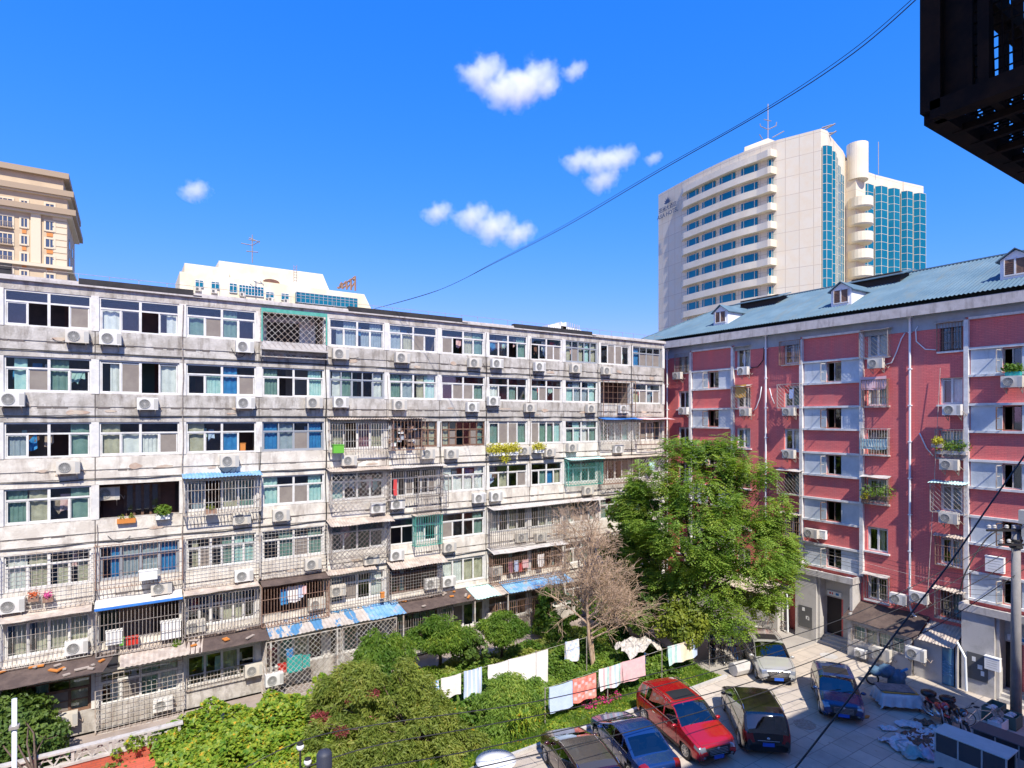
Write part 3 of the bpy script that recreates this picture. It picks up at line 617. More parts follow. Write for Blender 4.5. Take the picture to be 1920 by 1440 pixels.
# porches ---------------------------------------------------------------
def porch(Y1, door, nm):            # Y1 far end; projecting to X 35.15
    X = 35.15; w_ = 3.5; Y0 = Y1-w_; b = MB()
    b.box(X, X+.16, Y1-1.35, Y1, 0, 4.0); b.box(X+.16, 36.1, Y1-.16, Y1, 0, 4.0); b.box(X, 36.1, Y0, Y0+.16, 0, 4.0); b.box(X+.16,36.1,Y1-1.5,Y1-1.36,0,4.0)
    b.box(35.95, 36.09, Y0+.16, Y0+.95, 0, 4.0); b.box(35.95,36.09,Y0+.95,Y1-1.5,2.75,4.0)
    p = b.build('porch_wall', m_['render'], RB)
    s = MB(); s.box(X-.12, 36.1, Y0-.08, Y1+.08, 4.0, 4.12); s.box(X-.12, X+.02, Y0-.08, Y1+.08, 4.12, 4.36); s.box(X+.02,36.1,Y1-.04,Y1+.08,4.12,4.36); s.box(X+.02,36.1,Y0-.08,Y0+.04,4.12,4.36)
    s.build('porch_slab', m_['fascia'], RB)
    st = MB()
    for k in range(3): st.box(X+.0+.28*k, 36.1, Y0+.17, Y1-1.51, .15*k, .15*(k+1))
    st.build('step', m_['render'], RB)
    d = MB(); yc = (Y0+.95+Y1-1.5)/2; d.box(36.14, 36.2, yc-.62, yc+.62, .45, 2.7); d.build('entrance_door', m_['dark'], RB)
    n_ = MB(); n_.box(X-.03, X-.003, Y1-1.1, Y1-.25, .7, 2.0); nb = n_.build('meter_cupboard', m_['acg'], RB)
    q = MB()
    for k in range(3): a = Y1-1.05+U(0,.5); z = U(.9,1.7); q.box(X-.038, X-.031, a, a+U(.12,.22), z, z+U(.1,.25))
    q.build('notice', m_['white'], nb)
    sg = MB(); sg.box(35.88, 35.94, yc-.45, yc+.4, 2.85, 3.12); so2 = sg.build('door_sign', m_['white'], RB); q = MB(); q.box(35.872, 35.879, yc-.3, yc-.12, 2.92, 3.06); q.mi = 1; q.box(35.872, 35.879, yc+.05, yc+.12, 2.93, 3.05); q.box(35.872, 35.879, yc+.17, yc+.27, 2.93, 3.05); q.build('sign_marks', [m_['b'], m_['r']], so2)
    return Y0, yc
porch(21.45, 0, ''); porch(12.62, 0, ''); porch(30.3, 0, ''); 
# debris on the porch roofs
junk = MB()
for Y1 in (21.45, 12.62):
    for k in range(26):
        c = (U(35.25,35.95), U(Y1-3.3,Y1-.1), 4.16); junk.mi = rnd.choice((0,1,2,3)); junk.blob(c, (U(.05,.2),U(.05,.22),U(.02,.07)), k, .5, 1)
junk.build('roof_litter', [m_['white'], m_['brownf'], m_['asb'], m_['lb']], RB)
# lean-to shed between the porches
SH = thing('shed', 'low rendered lean-to shed with tar and corrugated roof between the red block porches', 'shed')
sx = 34.7; b = MB(); b.box(sx, sx+.12, 14.7, 18.0, 0, .95); b.box(sx, sx+.12, 17.75, 18.0, .95, 2.1); b.box(sx,sx+.12,14.7,14.95,.95,2.1); b.box(sx,sx+.12,14.95,17.75,1.95,2.1)
b.box(sx+.12, 36.05, 17.9, 18.0, 0, 2.4); b.box(sx+.3, 36.05, 14.2, 14.3, 0, 2.3); b.box(sx+.25, sx+.35, 14.3-.9, 14.7, 0, 2.1); b.box(sx+.35, 36.05, 12.75, 12.85, 0, 2.3)
b.build('wall', m_['render'], SH)
window(lambda s,o,z: (sx-o, s, z), SH, 14.95, 17.75, .95, 1.95, 'ggcg', 'N', m_['whiteb'], o=-.02)
cage(lambda s,o,z: (sx-o, s, z), SH, 14.95, 17.75, .95, 1.95, .08, 'grid', m_['whiteb'], pitch=.28, t=.015, floor=False)
ST = lambda s, o, z: (36.1-o, s, z)
awning(ST, SH, 14.4, 18.25, 2.95, 2.12, 1.6, m_['tar'], False, 'roof', o0=0)
awning(ST, SH, 12.75, 14.38, 2.8, 2.1, 1.55, m_['asb'], True, 'corrugated_roof', o0=0)
d = MB(); d.box(sx+.3, sx+.36, 12.9, 13.75, .05, 2.05); d_ = d.build('door', M('blue_door', (.05,.17,.30), .5, c2=(.10,.26,.38), sc1=2, c3=(.2,.3,.36), sc3=4), SH)
h = MB()
for k in range(5):
    pts = [(sx+.29, 12.95+.75*t/12, .55+.16*k+.05*math.sin(t*.9+k)) for t in range(13)]; h.tube(pts, .012, 4)
h.build('wave_moulding', m_['bluesh'], d_)
T2 = thing('shed', 'dark low lean-to with pale tin roof behind the bicycles, under the largest tree', 'shed')
b = MB(); b.box(34.75, 34.85, 22.4, 30.0, 0, 1.0); b.box(34.85, 36.05, 22.4, 22.5, 0, 2.3); b.box(34.85, 36.05, 29.9, 30.0, 0, 2.3)
for s in (22.4, 24.3, 26.2, 28.1, 29.85): b.box(34.75, 34.9, s, s+.15, 1.0, 2.15)
b.build('wall', m_['render'], T2); MB().box(35.2, 35.3, 22.55, 29.85, 0, 2.2).build('inner_wall', m_['dark2'], T2)
awning(lambda s, o, z: (36.1-o, s, z), T2, 22.2, 30.1, 2.75, 2.2, 1.6, m_['asb'], True, 'roof', o0=0)
# white bent drain at the right porch
t = MB(); t.tube([(35.0,12.75,2.35),(34.85,12.35,1.75),(34.85,12.3,.1)], .055, 8); tag(t.build('drain_pipe', m_['pvc']), 'bent white drain pipe against the right porch of the red block', 'pipe')
t = MB(); t.tube([(35.0,21.95,2.6),(35.0,21.9,2.3),(35.0,21.85,.1)], .055, 8); tag(t.build('drain_pipe', m_['pvc']), 'straight white drain pipe beside the bicycles at the porch corner', 'pipe')
# cages on the red block
def CR(r, k, style, mat='whiteb', dep=.42, e=.12, lo_=.05, hi_=.08, aw=None, pitch=.13, **kw):
    a, b = WC[k]; a -= e; b += e
    cage(RT, RB, a, b, SR(r)-lo_, SR(r)+1.4+hi_, dep, style, m_[mat], pitch=pitch, t=.018, **kw)
    if aw: awning(RT, RB, a-.08, b+.08, SR(r)+1.6, SR(r)+1.5, dep+.12, m_[aw], aw != 'fascia')
CR(0,0,'bars','iron',.3); CR(0,2,'bars','rust',.35); CR(1,1,'diag',aw='fascia'); CR(1,2,'diag','whiteb',.45,e=.2); CR(3,2,'diag','whiteb',.45,e=.2,aw='fascia'); CR(0,3,'diag','iron',.5,e=.2,aw='fascia')
CR(1,3,'bars','rust',.4); CR(2,3,'bars','whiteb',.42,e=.15); CR(3,3,'bars','iron',.4,aw='fascia'); CR(5,3,'bars','iron',.12)
CR(0,4,'bars','rust',.1,aw='fascia'); CR(2,4,'bars','iron',.3); CR(3,4,'diag','whiteb',.55,e=.25,aw='mint'); CR(4,4,'bars','rust',.3,aw='asb'); CR(5,4,'bars','iron',.35,aw='asb'); CR(4,2,'bars','rust',.2,aw='asb'); CR(5,2,'bars','rust',.2,aw='asb')
for r, k in ((0,1),(5,3)):
    a, b = WC[k]; awning(RT, RB, a-.15, b+.15, SR(r)+1.56, SR(r)+1.48, .45, m_['fascia'], False)
# refrigerant hoses
for pts in ([(1404,690),(1421,688),(1431,675),(1433,655),(1431,652)], [(1408,773),(1418,765),(1425,745),(1428,725)], [(1656,685),(1672,680),(1681,660),(1690,635),(1697,624)], [(1755,656),(1735,655),(1718,640),(1717,618),(1721,612)], [(1452,757),(1447,745),(1443,728)],[(1750,855),(1737,840),(1728,820),(1724,812)]):
    P = []
    for x, y in pts: p = onX(x, y, 36.0); P.append((p[0], p[1], p[2]))
    MB().tube(P, .03, 6).build('refrigerant_hose', m_['pvc'] if pts[0][0] != 1404 else m_['black'], RB, smooth=True)
# ================================================================= ground
def sheet(name, x0, x1, y0, y1, z, mat): return struct(MB().box(x0, x1, y0, y1, z-.3, z).build(name, mat))
soil = M('soil', (.16,.12,.08), .95, c2=(.10,.09,.04), sc1=1.2, bump=.8, bs=6, c3=(.13,.18,.05), sc3=.7)
g = MB(); g.quad((-3000,-3000,-.3),(3000,-3000,-.3),(3000,3000,-.3),(-3000,3000,-.3)); struct(g.build('ground', M('far_ground', (.25,.24,.22), .95, c2=(.2,.2,.19), sc1=.05)))
pav = brickmat('paving', (.55,.48,.40), (.47,.41,.345), (.27,.24,.21), .9, .9, 'xy', ms=.02, bump=.3, grime=(.31,.27,.23))
pvo = sheet('pavement', -40, 36.0, -.2, 20.0, 0.0, pav)
sheet('garden_soil', -40, 26.2, 20.0, 29.3, .02, soil)
sheet('paved_yard', 26.2, 36.0, 20.0, 31.3, 0.0, M('old_concrete', (.40,.37,.33), .9, c2=(.33,.30,.27), sc1=.6, bump=.3))
sheet('path', -40, 26.2, 29.3, 31.3, 0.0, M('path_concrete', (.36,.30,.26), .95, c2=(.27,.22,.19), sc1=.8, bump=.4))
k = MB().box(-40, 26.35, 19.86, 20.0, 0, .14).build('kerb', m_['render']); struct(k)
dk = MB()
for k in range(60):
    x, y = U(24, 35), U(8, 16); dk.blob((x, y, .002), (U(.02,.12), U(.02,.08), .006), k, .5, 1)
struct(dk.build('ground_litter', m_['asb'])); 
for px, py in ((1509, 1358), (1554, 1230), (1868, 1333)):
    c = gnd(px, py); b = MB(); b.lathe([(.46,.002),(.46,.012),(.42,.014),(.40,.006),(.0,.008)], c, 28)
    tag(b.build('manhole_cover', m_['iron'] if py == 1358 else m_['render']), {1358:'round iron manhole cover between the black and blue cars', 1230:'round manhole cover in the sunlit paving behind the silver car', 1333:'round manhole cover near the concrete pole and motorcycles'}[py], 'manhole cover', 'manhole covers')
# ================================================================= our own block (overhead cage, casts the yard's shade)
OB = thing('apartment_building', 'shaded block on the viewer side whose dark iron cage juts in at the top right', 'apartment block')
o_ = MB(); o_.box(-45, 29.4, -12, -.35, 0, 18.9); o_.build('wall', m_['render'], OB)
MB().box(-45.2, 29.6, -12.2, -.2, 18.9, 19.1).build('roof', m_['tar'], OB)
cz = HC + .95; c0 = at(1751, 212, .95*1108/573.0); cx_, cy_ = c0[0], c0[1]
blk = M('near_black_iron', (.013,.009,.008), .9, c2=(.03,.016,.01), sc1=9, spec=.15)  # near-black iron with random brown mottling
b = MB(); ex = cx_ + 2.4; zt = cz + 2.3
for (p, q) in (((cx_,cy_,cz),(ex,cy_,cz)),((cx_,cy_,zt),(ex,cy_,zt)),((cx_,-.35,cz),(cx_,cy_,cz)),((cx_,-.35,zt),(cx_,cy_,zt)),((cx_,cy_,cz),(cx_,cy_,zt)),((cx_,cy_,cz+.5),(ex,cy_,cz+.5))): b.bar(p, q, .055)
b.box(cx_-.0, cx_+.012, cy_-.10, cy_-.0, cz, zt)
n = 9
for k in range(1, n): y = -.35+(cy_+.35)*k/n; b.bar((cx_,y,cz),(cx_,y,zt),.028); b.bar((cx_,y,cz),(ex,y,cz),.02)
for k in range(1, 17): x = cx_+(ex-cx_)*k/17; b.bar((x,cy_,cz),(x,cy_,zt),.025); b.bar((x,-.35,cz-.02),(x,cy_,cz-.02),.02)
b.bar((cx_,-.35,cz+.75),(cx_,cy_,cz+.75),.03)
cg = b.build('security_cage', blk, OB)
nt = MB()
for k in range(46):
    y = -.3+(cy_+.25)*k/46; nt.bar((cx_+.03,y,cz+.02),(cx_+.03,y+.02,cz+.75),.004)
for k in range(90): x = cx_+.03+2.3*k/90; nt.bar((x,-.3,cz+.03),(x+.15,cy_-.03,cz+.03),.005)
for k in range(50): y = -.3+(cy_+.28)*k/50; nt.bar((cx_+.02,y,cz+.036),(ex,y,cz+.036),.005)
for k in range(22): z = cz+.04+.033*k; nt.bar((cx_+.035,-.3,z),(cx_+.035,cy_,z),.004)
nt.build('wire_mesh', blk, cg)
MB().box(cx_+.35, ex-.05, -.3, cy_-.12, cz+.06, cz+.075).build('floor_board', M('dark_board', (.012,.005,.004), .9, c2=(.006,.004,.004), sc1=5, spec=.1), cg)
cu = MB(lambda s,o,z: (cx_+.12+o, s, z)); 
for a, c in ((-.1, .14), (.17, .42), (.46, .6)): curtain(cu, a, c, cz+.12, zt-.02, 0, a)
cu.build('cloth_sheet', leafmat('cloth_mottled_blue', (.05,.10,.16), (.16,.24,.30), .5, 3), cg)  # translucent blue cloth, tone mottled at random
# ================================================================= hotel
HT = thing('hotel_tower', 'tall cream curved hotel tower with blue glass bays beyond the red block', 'hotel')
def rd(r, d, z): return (rt[0]*r+fw[0]*d, rt[1]*r+fw[1]*d, z)
cpts = [(35.3,142.5),(40.2,131.5),(44.0,124.2),(47.4,118.9),(51.3,114.6)]
def crv(t):                                   # catmull-rom along the curved face
    n = len(cpts)-1; f = max(0, min(n-1e-6, t*n)); i = int(f); u = f-i
    P = [cpts[max(0,min(n,i+k))] for k in (-1,0,1,2)]
    return tuple(.5*(2*P[1][j]+(P[2][j]-P[0][j])*u+(2*P[0][j]-5*P[1][j]+4*P[2][j]-P[3][j])*u*u+(3*P[1][j]-P[0][j]-3*P[2][j]+P[3][j])*u**3) for j in (0,1))
def tpx(px):                                  # parameter where the curve crosses column px
    lo_, hi_ = 0., 1.
    for _ in range(40):
        m = (lo_+hi_)/2; r, d = crv(m)
        if 960+FL*r/d < px: lo_ = m
        else: hi_ = m
    return lo_
def nrm(t):
    a, b = crv(max(0,t-.01)), crv(min(1,t+.01)); v = V((b[0]-a[0], b[1]-a[1])).normalized(); return (v.y, -v.x) if -v.x < 0 else (-v.y, v.x)
hz = 67.6
front = [crv(k/16) for k in range(17)] + [(57.5,110.0)]
side = [(57.5,110.0),(59.2,110.9),(61.2,113.3),(64.2,116.5),(66.6,119.0)]
wing = [(70.8,124.4),(73.5,127.0),(80.5,130.8),(88,134.2),(95.6,137.3)]
foot = front + side[1:] + wing + [(93,150),(60,172),(43,166)]
hf = MB(); n = len(foot)
hf.add([rd(r,d,0) for r,d in foot]+[rd(r,d,hz) for r,d in foot], [tuple(range(n,2*n))]+[(i,(i+1)%n,(i+1)%n+n,i+n) for i in range(n)])
# cladding with panel joints
hc_ = brickmat('hotel_cladding', (.66,.60,.48), (.62,.57,.46), (.42,.35,.28), 2.3, 3.53, 'yz', ms=.05, bump=.1, grime=(.64,.53,.37), off=0)
hf.build('wall', hc_, HT)
def zof(py, d): return HC + (HY-py)*d/FL
flr = [64.1-3.53*k for k in range(18)]         # window head heights
hband = M('hotel_band', (.72,.65,.50), .7, c2=(.66,.58,.43), sc1=.3)
ta, tb = tpx(1279), 1.0
for k, zh in enumerate([67.6-2.2]+flr):
    z1 = flr[0]+1.55 if k == 0 else zh-1.75; z0 = z1-1.35
    b = MB(); vs = []; m = 26
    for i in range(m+1):
        t = ta+(tb-ta)*i/m; r, d = crv(t); nx = nrm(t); p = 1.1 + (.9*max(0,(i-m*.8)/(m*.2)))
        if i == 0: p = .2
        if i == m: p = .15
        elif i == m-1: p = 1.6
        vs += [rd(r,d,z0), rd(r+nx[0]*p,d+nx[1]*p,z0), rd(r+nx[0]*p,d+nx[1]*p,z1), rd(r,d,z1)]
    b.add(vs, [(i*4+j, i*4+4+j, i*4+4+(j+1)%4, i*4+(j+1)%4) for i in range(m) for j in range(4)]+[(0,1,2,3),(m*4,m*4+3,m*4+2,m*4+1)])
    b.build('balcony_band', hband, HT)
for zh in flr:
    for pa, pb in ((1290,1310),(1318,1342),(1351,1379),(1391,1421),(1440,1450)):
        a, c = crv(tpx(pa)), crv(tpx(pb)); nx = nrm((tpx(pa)+tpx(pb))/2); e = .25
        h_ = 1.75 if pa != 1440 else 2.1
        P = [rd(a[0]+nx[0]*e,a[1]+nx[1]*e,zh-h_), rd(c[0]+nx[0]*e,c[1]+nx[1]*e,zh-h_), rd(c[0]+nx[0]*e,c[1]+nx[1]*e,zh), rd(a[0]+nx[0]*e,a[1]+nx[1]*e,zh)]
        w_ = MB(); w_.prism(P, V(rd(-nx[0]*.2,-nx[1]*.2,0))-V(rd(0,0,0)))
        if zh > 28: 
            wo = w_.build('window', m_['hglass'], HT)
            f_ = MB(); 
            for u in (.16, .84):
                q = [P[0][j]+(P[1][j]-P[0][j])*u for j in (0,1)]; nn = rd(nx[0]*.03,nx[1]*.03,0)
                f_.bar((q[0]+nn[0],q[1]+nn[1],zh-h_),(q[0]+nn[0],q[1]+nn[1],zh),.09)
            f_.build('frame', hband, wo)
# flat cladding pier ends at the corner; glass bays step down the swooping side
def glassbay(r0, d0, r1, d1, z1, n=2, bulge=.7):
    v = V((r1-r0, d1-d0)); L_ = v.length; v.normalize(); nx = V((v.y, -v.x)); 
    if nx.y > 0: nx = -nx
    P = [(r0,d0),(r0+v.x*L_*.22+nx.x*bulge,d0+v.y*L_*.22+nx.y*bulge),(r0+v.x*L_*.78+nx.x*bulge,d0+v.y*L_*.78+nx.y*bulge),(r1,d1)]
    g = MB(); g.add([rd(r,d,8) for r,d in P]+[rd(r,d,z1) for r,d in P], [(0,1,5,4),(1,2,6,5),(2,3,7,6),(4,5,6,7)])
    go = g.build('glass_bay', m_['hglass'], HT)
    f = MB(); z = z1
    while z > 22:
        for i in range(3):
            a, c = rd(*P[i],z), rd(*P[i+1],z); f.bar(a, c, .06)
        z -= 1.76
    for i in range(4): f.bar(rd(*P[i],10), rd(*P[i],z1), .07)
    f.build('mullion', hband, go)
pts = [(57.75,109.9),(60.0,110.7),(61.6,113.0),(63.0,115.0),(64.6,116.8),(66.3,118.6)]
for k in range(5):
    a, c = pts[k], pts[k+1]; top = [(1551,272),(1562,285),(1572,295),(1579,310),(1584,327)][k]
    glassbay(a[0], a[1], c[0], c[1], zof(top[1], (a[1]+c[1])/2)-.3, bulge=.45)
for k, (pa, pb, py) in enumerate(((1613,1633,349),(1639,1659,353),(1663,1682,357),(1688,1706,362),(1711,1731,366))):
    def wp(px):
        t = (px-960)/FL; f = (px-1604)/(1733-1604)
        for i in range(len(wing)-1):
            (r0,d0),(r1,d1) = wing[i], wing[i+1]; x0, x1 = 960+FL*r0/d0, 960+FL*r1/d1
            if x0 <= px <= x1 or i == len(wing)-2: u = (px-x0)/(x1-x0); return (r0+(r1-r0)*u, d0+(d1-d0)*u)
    a, c = wp(max(pa,1592)), wp(pb); glassbay(a[0]+.0, a[1]-.3, c[0], c[1]-.3, zof(py, (a[1]+c[1])/2), bulge=.9)
cyl = MB(); cc = (70.6, 120.8); X, Y, _ = rd(*cc, 0); cyl.lathe([(1.95, 62.2),(1.95,69.6),(1.7,69.6),(1.7,69.2),(0,69.2)], (X,Y,0), 28); cyl.build('cylinder_tower', hband, HT, smooth=False)
cyl = MB(); cyl.box(X-1.6,X+2.2,Y-.5,Y+3,8,66.5); cyl.build('stair_core', hc_, HT)
for k in range(14):
    z = 57.0-3.53*k
    b = MB(); b.lathe([(2.0,z-.9),(2.25,z-.6),(2.25,z+1.2),(2.15,z+1.2),(2.15,z+.1),(0,z+.1)], (X-.2,Y-.7,0), 22); b.build('round_balcony', hband, HT)
pl = MB(); a = at(1395,275,122); pl.prism([at(1396,292,121),at(1396,276,121),at(1440,259,119),at(1458,266,118),at(1458,285,118)], V(rd(2,7,0))); pl.build('roof_plant_room', hband, HT)
# roof masts
a = MB(); 
def seg(mb, pts, d, r=.12):
    mb.tube([at(x,y,d) for x,y in pts], r, 4)
for pts in ([(1440,260),(1440,195)],[(1426,237),(1440,243),(1455,236)],[(1432,224),(1446,227)],[(1455,236),(1456,229)],[(1426,237),(1425,232)],[(1448,258),(1470,246)],[(1424,252),(1430,262)]): seg(a, pts, 120, .1)
tag(a.build('roof_antenna', m_['iron']), 'spindly antenna mast on the hotel roof above its cream wall', 'antenna', 'rooftop antennas')
a = MB()
for pts in ([(1541,246),(1566,232)],[(1541,240),(1560,234)],[(1549,258),(1568,246)],[(1549,250),(1563,249)]): seg(a, pts, 112, .14)
tag(a.build('roof_bracket', m_['iron']), 'pair of dark metal brackets jutting off the hotel roof corner', 'bracket')
a = MB(); seg(a, [(1647,327),(1647,266)], 130, .08); tag(a.build('roof_antenna', m_['iron']), 'thin single rod antenna above the hotel glass wing', 'antenna', 'rooftop antennas')
# hotel sign
def textmesh(name, body, size, mat, parent=None):
    cu = bpy.data.curves.new(name, 'FONT'); cu.body = body; cu.size = size; cu.align_x = 'CENTER'; cu.align_y = 'CENTER'; cu.extrude = .02*size
    o = bpy.data.objects.new(name, cu); col.objects.link(o)
    dg = bpy.context.evaluated_depsgraph_get(); me = bpy.data.meshes.new_from_object(o.evaluated_get(dg)); me.materials.clear(); me.materials.append(mat)
    bpy.data.objects.remove(o); q = bpy.data.objects.new(name, me); col.objects.link(q); q.parent = parent; return q
def place(o, p, right, up=V((0,0,1))):
    r = V(right).normalized(); n_ = r.cross(up).normalized(); M_ = Matrix((r, up, n_)).transposed().to_4x4(); M_.translation = V(p); o.matrix_world = M_
t0, t1 = .03, .17; A, B = V(rd(*crv(t0), 0)), V(rd(*crv(t1), 0)); dirn = (B-A).normalized()
nz = V((dirn.y, -dirn.x, 0)); 
if nz.dot(V(rd(0,-1,0))) < 0: nz = -nz
mid = V(rd(*crv(.108), 0)) + nz*.9
sgm = M('sign_dark_blue', (.05,.08,.14), .5)
for body, size, py in (('亚洲大酒店', 1.3, 391), ('ASIA HOTEL', 1.4, 402)):
    d = crv(.105)[1]; o = textmesh('sign_lettering', body, size, sgm, HT); p = mid.copy(); p.z = zof(py, d); place(o, p, dirn)
lg = MB()
for k in range(-3, 4):
    a0 = k*.42; L_ = 1.7-.12*abs(k); P0 = V((0,0,0)); 
    pts2 = [(0,0),(-.22,.5*L_),(0,L_),(.22,.5*L_)]
    vs = [((x*math.cos(a0)+y*math.sin(a0)), (y*math.cos(a0)-x*math.sin(a0))) for x, y in pts2]; lg.add([(x, y, .05) for x, y in vs], [(0,1,2,3)])
lo2 = lg.build('sign_emblem', sgm, HT); p = mid.copy(); p.z = zof(383, crv(.105)[1]); place(lo2, p, dirn)
# ================================================================= beige tower, far left (axis-aligned)
BT = thing('beige_tower', 'beige classical apartment tower with dark cornices at the far left', 'tower block')
cr_, cd_ = -73.0, 97.0; Bx = rt[0]*cr_+fw[0]*cd_; By = rt[1]*cr_+fw[1]*cd_
tz = lambda y: HC+(HY-y)*cd_/FL
bm = M('beige_stone', (.52,.41,.27), .85, c2=(.46,.36,.24), sc1=.4); bd = M('brown_cornice', (.33,.25,.17), .85); bl = M('pale_stone', (.60,.51,.37), .8)
BL = lambda s, o, z: (Bx-s, By-o, z)
b = MB(BL); b.box(0, 45, -16, 0, 0, tz(366)); b.box(.6, 17, -15, -1, tz(366), tz(330)); b.box(13, 45, -14, -1.5, tz(366), tz(303)); b.box(20, 45, -13, -2.5, tz(303), tz(290)); b.build('wall', bm, BT)
for y, p, hh, mt in ((366,.9,.9,bd),(371,.5,.5,bl),(401,1.2,.9,bd),(407,.7,.6,bl),(504,.7,.5,bl)):
    c = MB(BL); c.box(-p, 45, -16-p, p, tz(y)-hh/2, tz(y)+hh/2); c.build('cornice', mt, BT)
for y, s0, p in ((329,.6,.8),(302,13,.8),(289,20,.8)):
    c = MB(BL); c.box(s0-p, 45, -15-p, -1+p, tz(y)-.5, tz(y)+.4); c.build('cornice', bd, BT)
px2s = lambda x: Bx - onY(x, 700, By)[0]
wins = []
for y0, y1 in ((382,394),(415,431),(448,463),(481,496),(514,522)):
    for xa, xb in ((86,101),(40,51)): wins.append((xa,xb,y0+(0 if xa == 86 else -6),y1+(0 if xa == 86 else -6)))
    wins.append((-4,23,y0-12 if y0 < 400 else y0-12, y1-8 if y0 > 400 else y1-12))
for xa, xb, y0, y1 in wins:
    s0, s1 = px2s(xb), px2s(xa); z0, z1 = onY(xa,y1,By)[2], onY(xa,y0,By)[2]; w_ = MB(BL)
    w_.box(s0, s1, -.1, .04, z0, z1); wo = w_.build('window', M('tower_glass', (.05,.07,.12), .15, spec=.8) if 'tower_glass' not in bpy.data.materials else bpy.data.materials['tower_glass'], BT)
    f = MB(BL); f.box(s0-.25, s0, 0, .12, z0-.2, z1+.25); f.box(s1, s1+.25, 0, .12, z0-.2, z1+.25); f.box(s0, s1, 0, .12, z1, z1+.25); f.box(s0, s1, 0, .2, z0-.25, z0)
    for u in ((.5,) if s1-s0 < 1.6 else (.33,.66)): f.box(s0+(s1-s0)*u-.05, s0+(s1-s0)*u+.05, .04, .09, z0, z1)
    f.build('surround', bl, wo)
    if 400 < y0 < 500 and xa > 30:
        q = MB(BL); q.box(s0+.1, s1-.1, 0, .1, z0-1.0, z0-.45); q.build('relief_panel', m_['orange'], BT)
    if xa < 0 and y0 > 390:
        q = MB(BL)
        for k in range(12): q.box(s0+.1+k*.2, s0+.14+k*.2, .5, .54, z0-.1, z0+.7)
        q.box(s0-.1, s1+.1, .5, .56, z0+.7, z0+.76); q.box(s0-.1, s1+.1, 0, .6, z0-.3, z0-.1); q.build('balcony', bd, BT)
q = MB(BL); q.box(px2s(77), px2s(58), 0, .35, tz(500), tz(410)); q.build('pilaster', bl, BT)
q = MB(BL); 
for k in range(9): z = tz(500)+k*1.05; q.box(.05, 1.9, 0, .06, z, z+.85)
q.build('quoin', bl, BT)
q = MB(BL); q.box(2, 3.4, -4, -2.5, tz(330), tz(320)); q.build('roof_block', m_['white'], BT)
q = MB()
for k in range(5):
    z = tz(440)-k*3; q.box(Bx-.02, Bx+.05, By+3, By+5, z-1.5, z)
    q.box(Bx-.02, Bx+.05, By+9, By+11, z-1.5, z)
q.build('side_window', bpy.data.materials['tower_glass'], BT)
# ================================================================= cream block behind the grey roof
CB = thing('cream_building', 'cream stepped building with slanted right end behind the grey block roof', 'building')
Yc = 101.0
P = lambda x, y: V(onY(x, y, Yc))
b = MB(); b.prism([P(346,620),P(346,493),P(430,504),P(430,520),P(683,552),P(725,640)], (0,14,0)); b.prism([P(337,620),P(337,509),P(346,510),P(346,620)],(0,10,0))
b.prism([P(412,500)+V((0,1,0)),P(412,486)+V((0,1,0)),P(608,512)+V((0,1,0)),P(622,546)+V((0,1,0)),P(430,525)+V((0,1,0))], (0,12,0)); b.build('wall', m_['cream'], CB)
for k, (xa, xb, y0, y1) in enumerate(((366,381,525,538),(396,411,528,541),(430,444,531,548),(448,494,534,552),(498,513,547,559),(527,541,550,562),(553,667,549,568))):
    s0, z1, s1, z0 = P(xa,y0).x, P(xa,y0).z, P(xb,y0).x, P(xa,y1).z; n = 1 if xb-xa < 20 else (4 if xb-xa < 60 else 7)
    wo = MB().box(s0, s1, Yc-.15 if n < 7 else Yc-.9, Yc-.02, z0, z1).build('window', m_['hglass'], CB)
    f = MB(); oy = Yc-.16 if n < 7 else Yc-.91
    for i in range(2*n+1): x = s0+(s1-s0)*i/(2*n); f.box(x-.035, x+.035, oy-.06, oy, z0, z1)
    f.box(s0, s1, oy-.05, oy-.01, z0-.05, z0+.05); f.box(s0, s1, oy-.05, oy-.01, z1-.05, z1+.05); f.box(s0,s1,oy-.05,oy-.01,z0+(z1-z0)*.7,z0+(z1-z0)*.7+.08)
    f.build('frame', m_['greyf'] if n == 7 else m_['whitef'], wo)
q = MB(); ce = P(511, 524); q.add([(ce.x+1.3*math.cos(a)*1.0, Yc+.9, ce.z-.3+.55*math.sin(a)) for a in [math.pi*k/8 for k in range(9)]], [tuple(range(9))]); q.build('arched_opening', m_['brown'], CB)
for k, (x, y) in enumerate(((371,543),(401,547),(454,553),(507,562),(536,565),(562,567))):
    p = P(x, y); b = MB(); b.box(p.x-.4, p.x+.4, Yc-.5, Yc-.15, p.z-.3, p.z+.3); b.mi = 1; b.box(p.x-.3, p.x+.05, Yc-.52, Yc-.5, p.z-.2, p.z+.2)
    b.build('wall_ac_box', [m_['acw'], m_['acg']], CB)
a = MB()
for pts in ([(473,493),(473,440)],[(452,456),(473,460),(487,452),(486,456)],[(462,471),(484,473)],[(467,446),(484,453)],[(466,449),(478,452)]): seg(a, pts, 90, .07)
tag(a.build('roof_antenna', m_['iron']), 'branching television antenna above the cream building at left', 'antenna', 'rooftop antennas')
a = MB(); 
for x in (551, 556.5): seg(a, [(x,530),(x,497)], 94, .05)
for y in range(500, 530, 5): seg(a, [(551,y),(556.5,y+1)], 94, .04)
tag(a.build('roof_ladder', m_['iron']), 'thin ladder rising above the cream building parapet', 'ladder')
a = MB()
for k in range(5):
    x = 634+8*k; seg(a, [(x,541+k),(x,538-5*k)], 110, .2)
    if k: seg(a, [(x-8,540-5*(k-1)),(x,538-5*k)], 110, .15); seg(a, [(x-8,541),(x,540-3*k)], 110, .15); seg(a, [(x-4,540-4*k),(x,532-2*k)], 110, .3)
tag(a.build('roof_sign_frame', m_['rust']), 'rusty roof sign frame seen from behind on the cream building', 'sign frame')
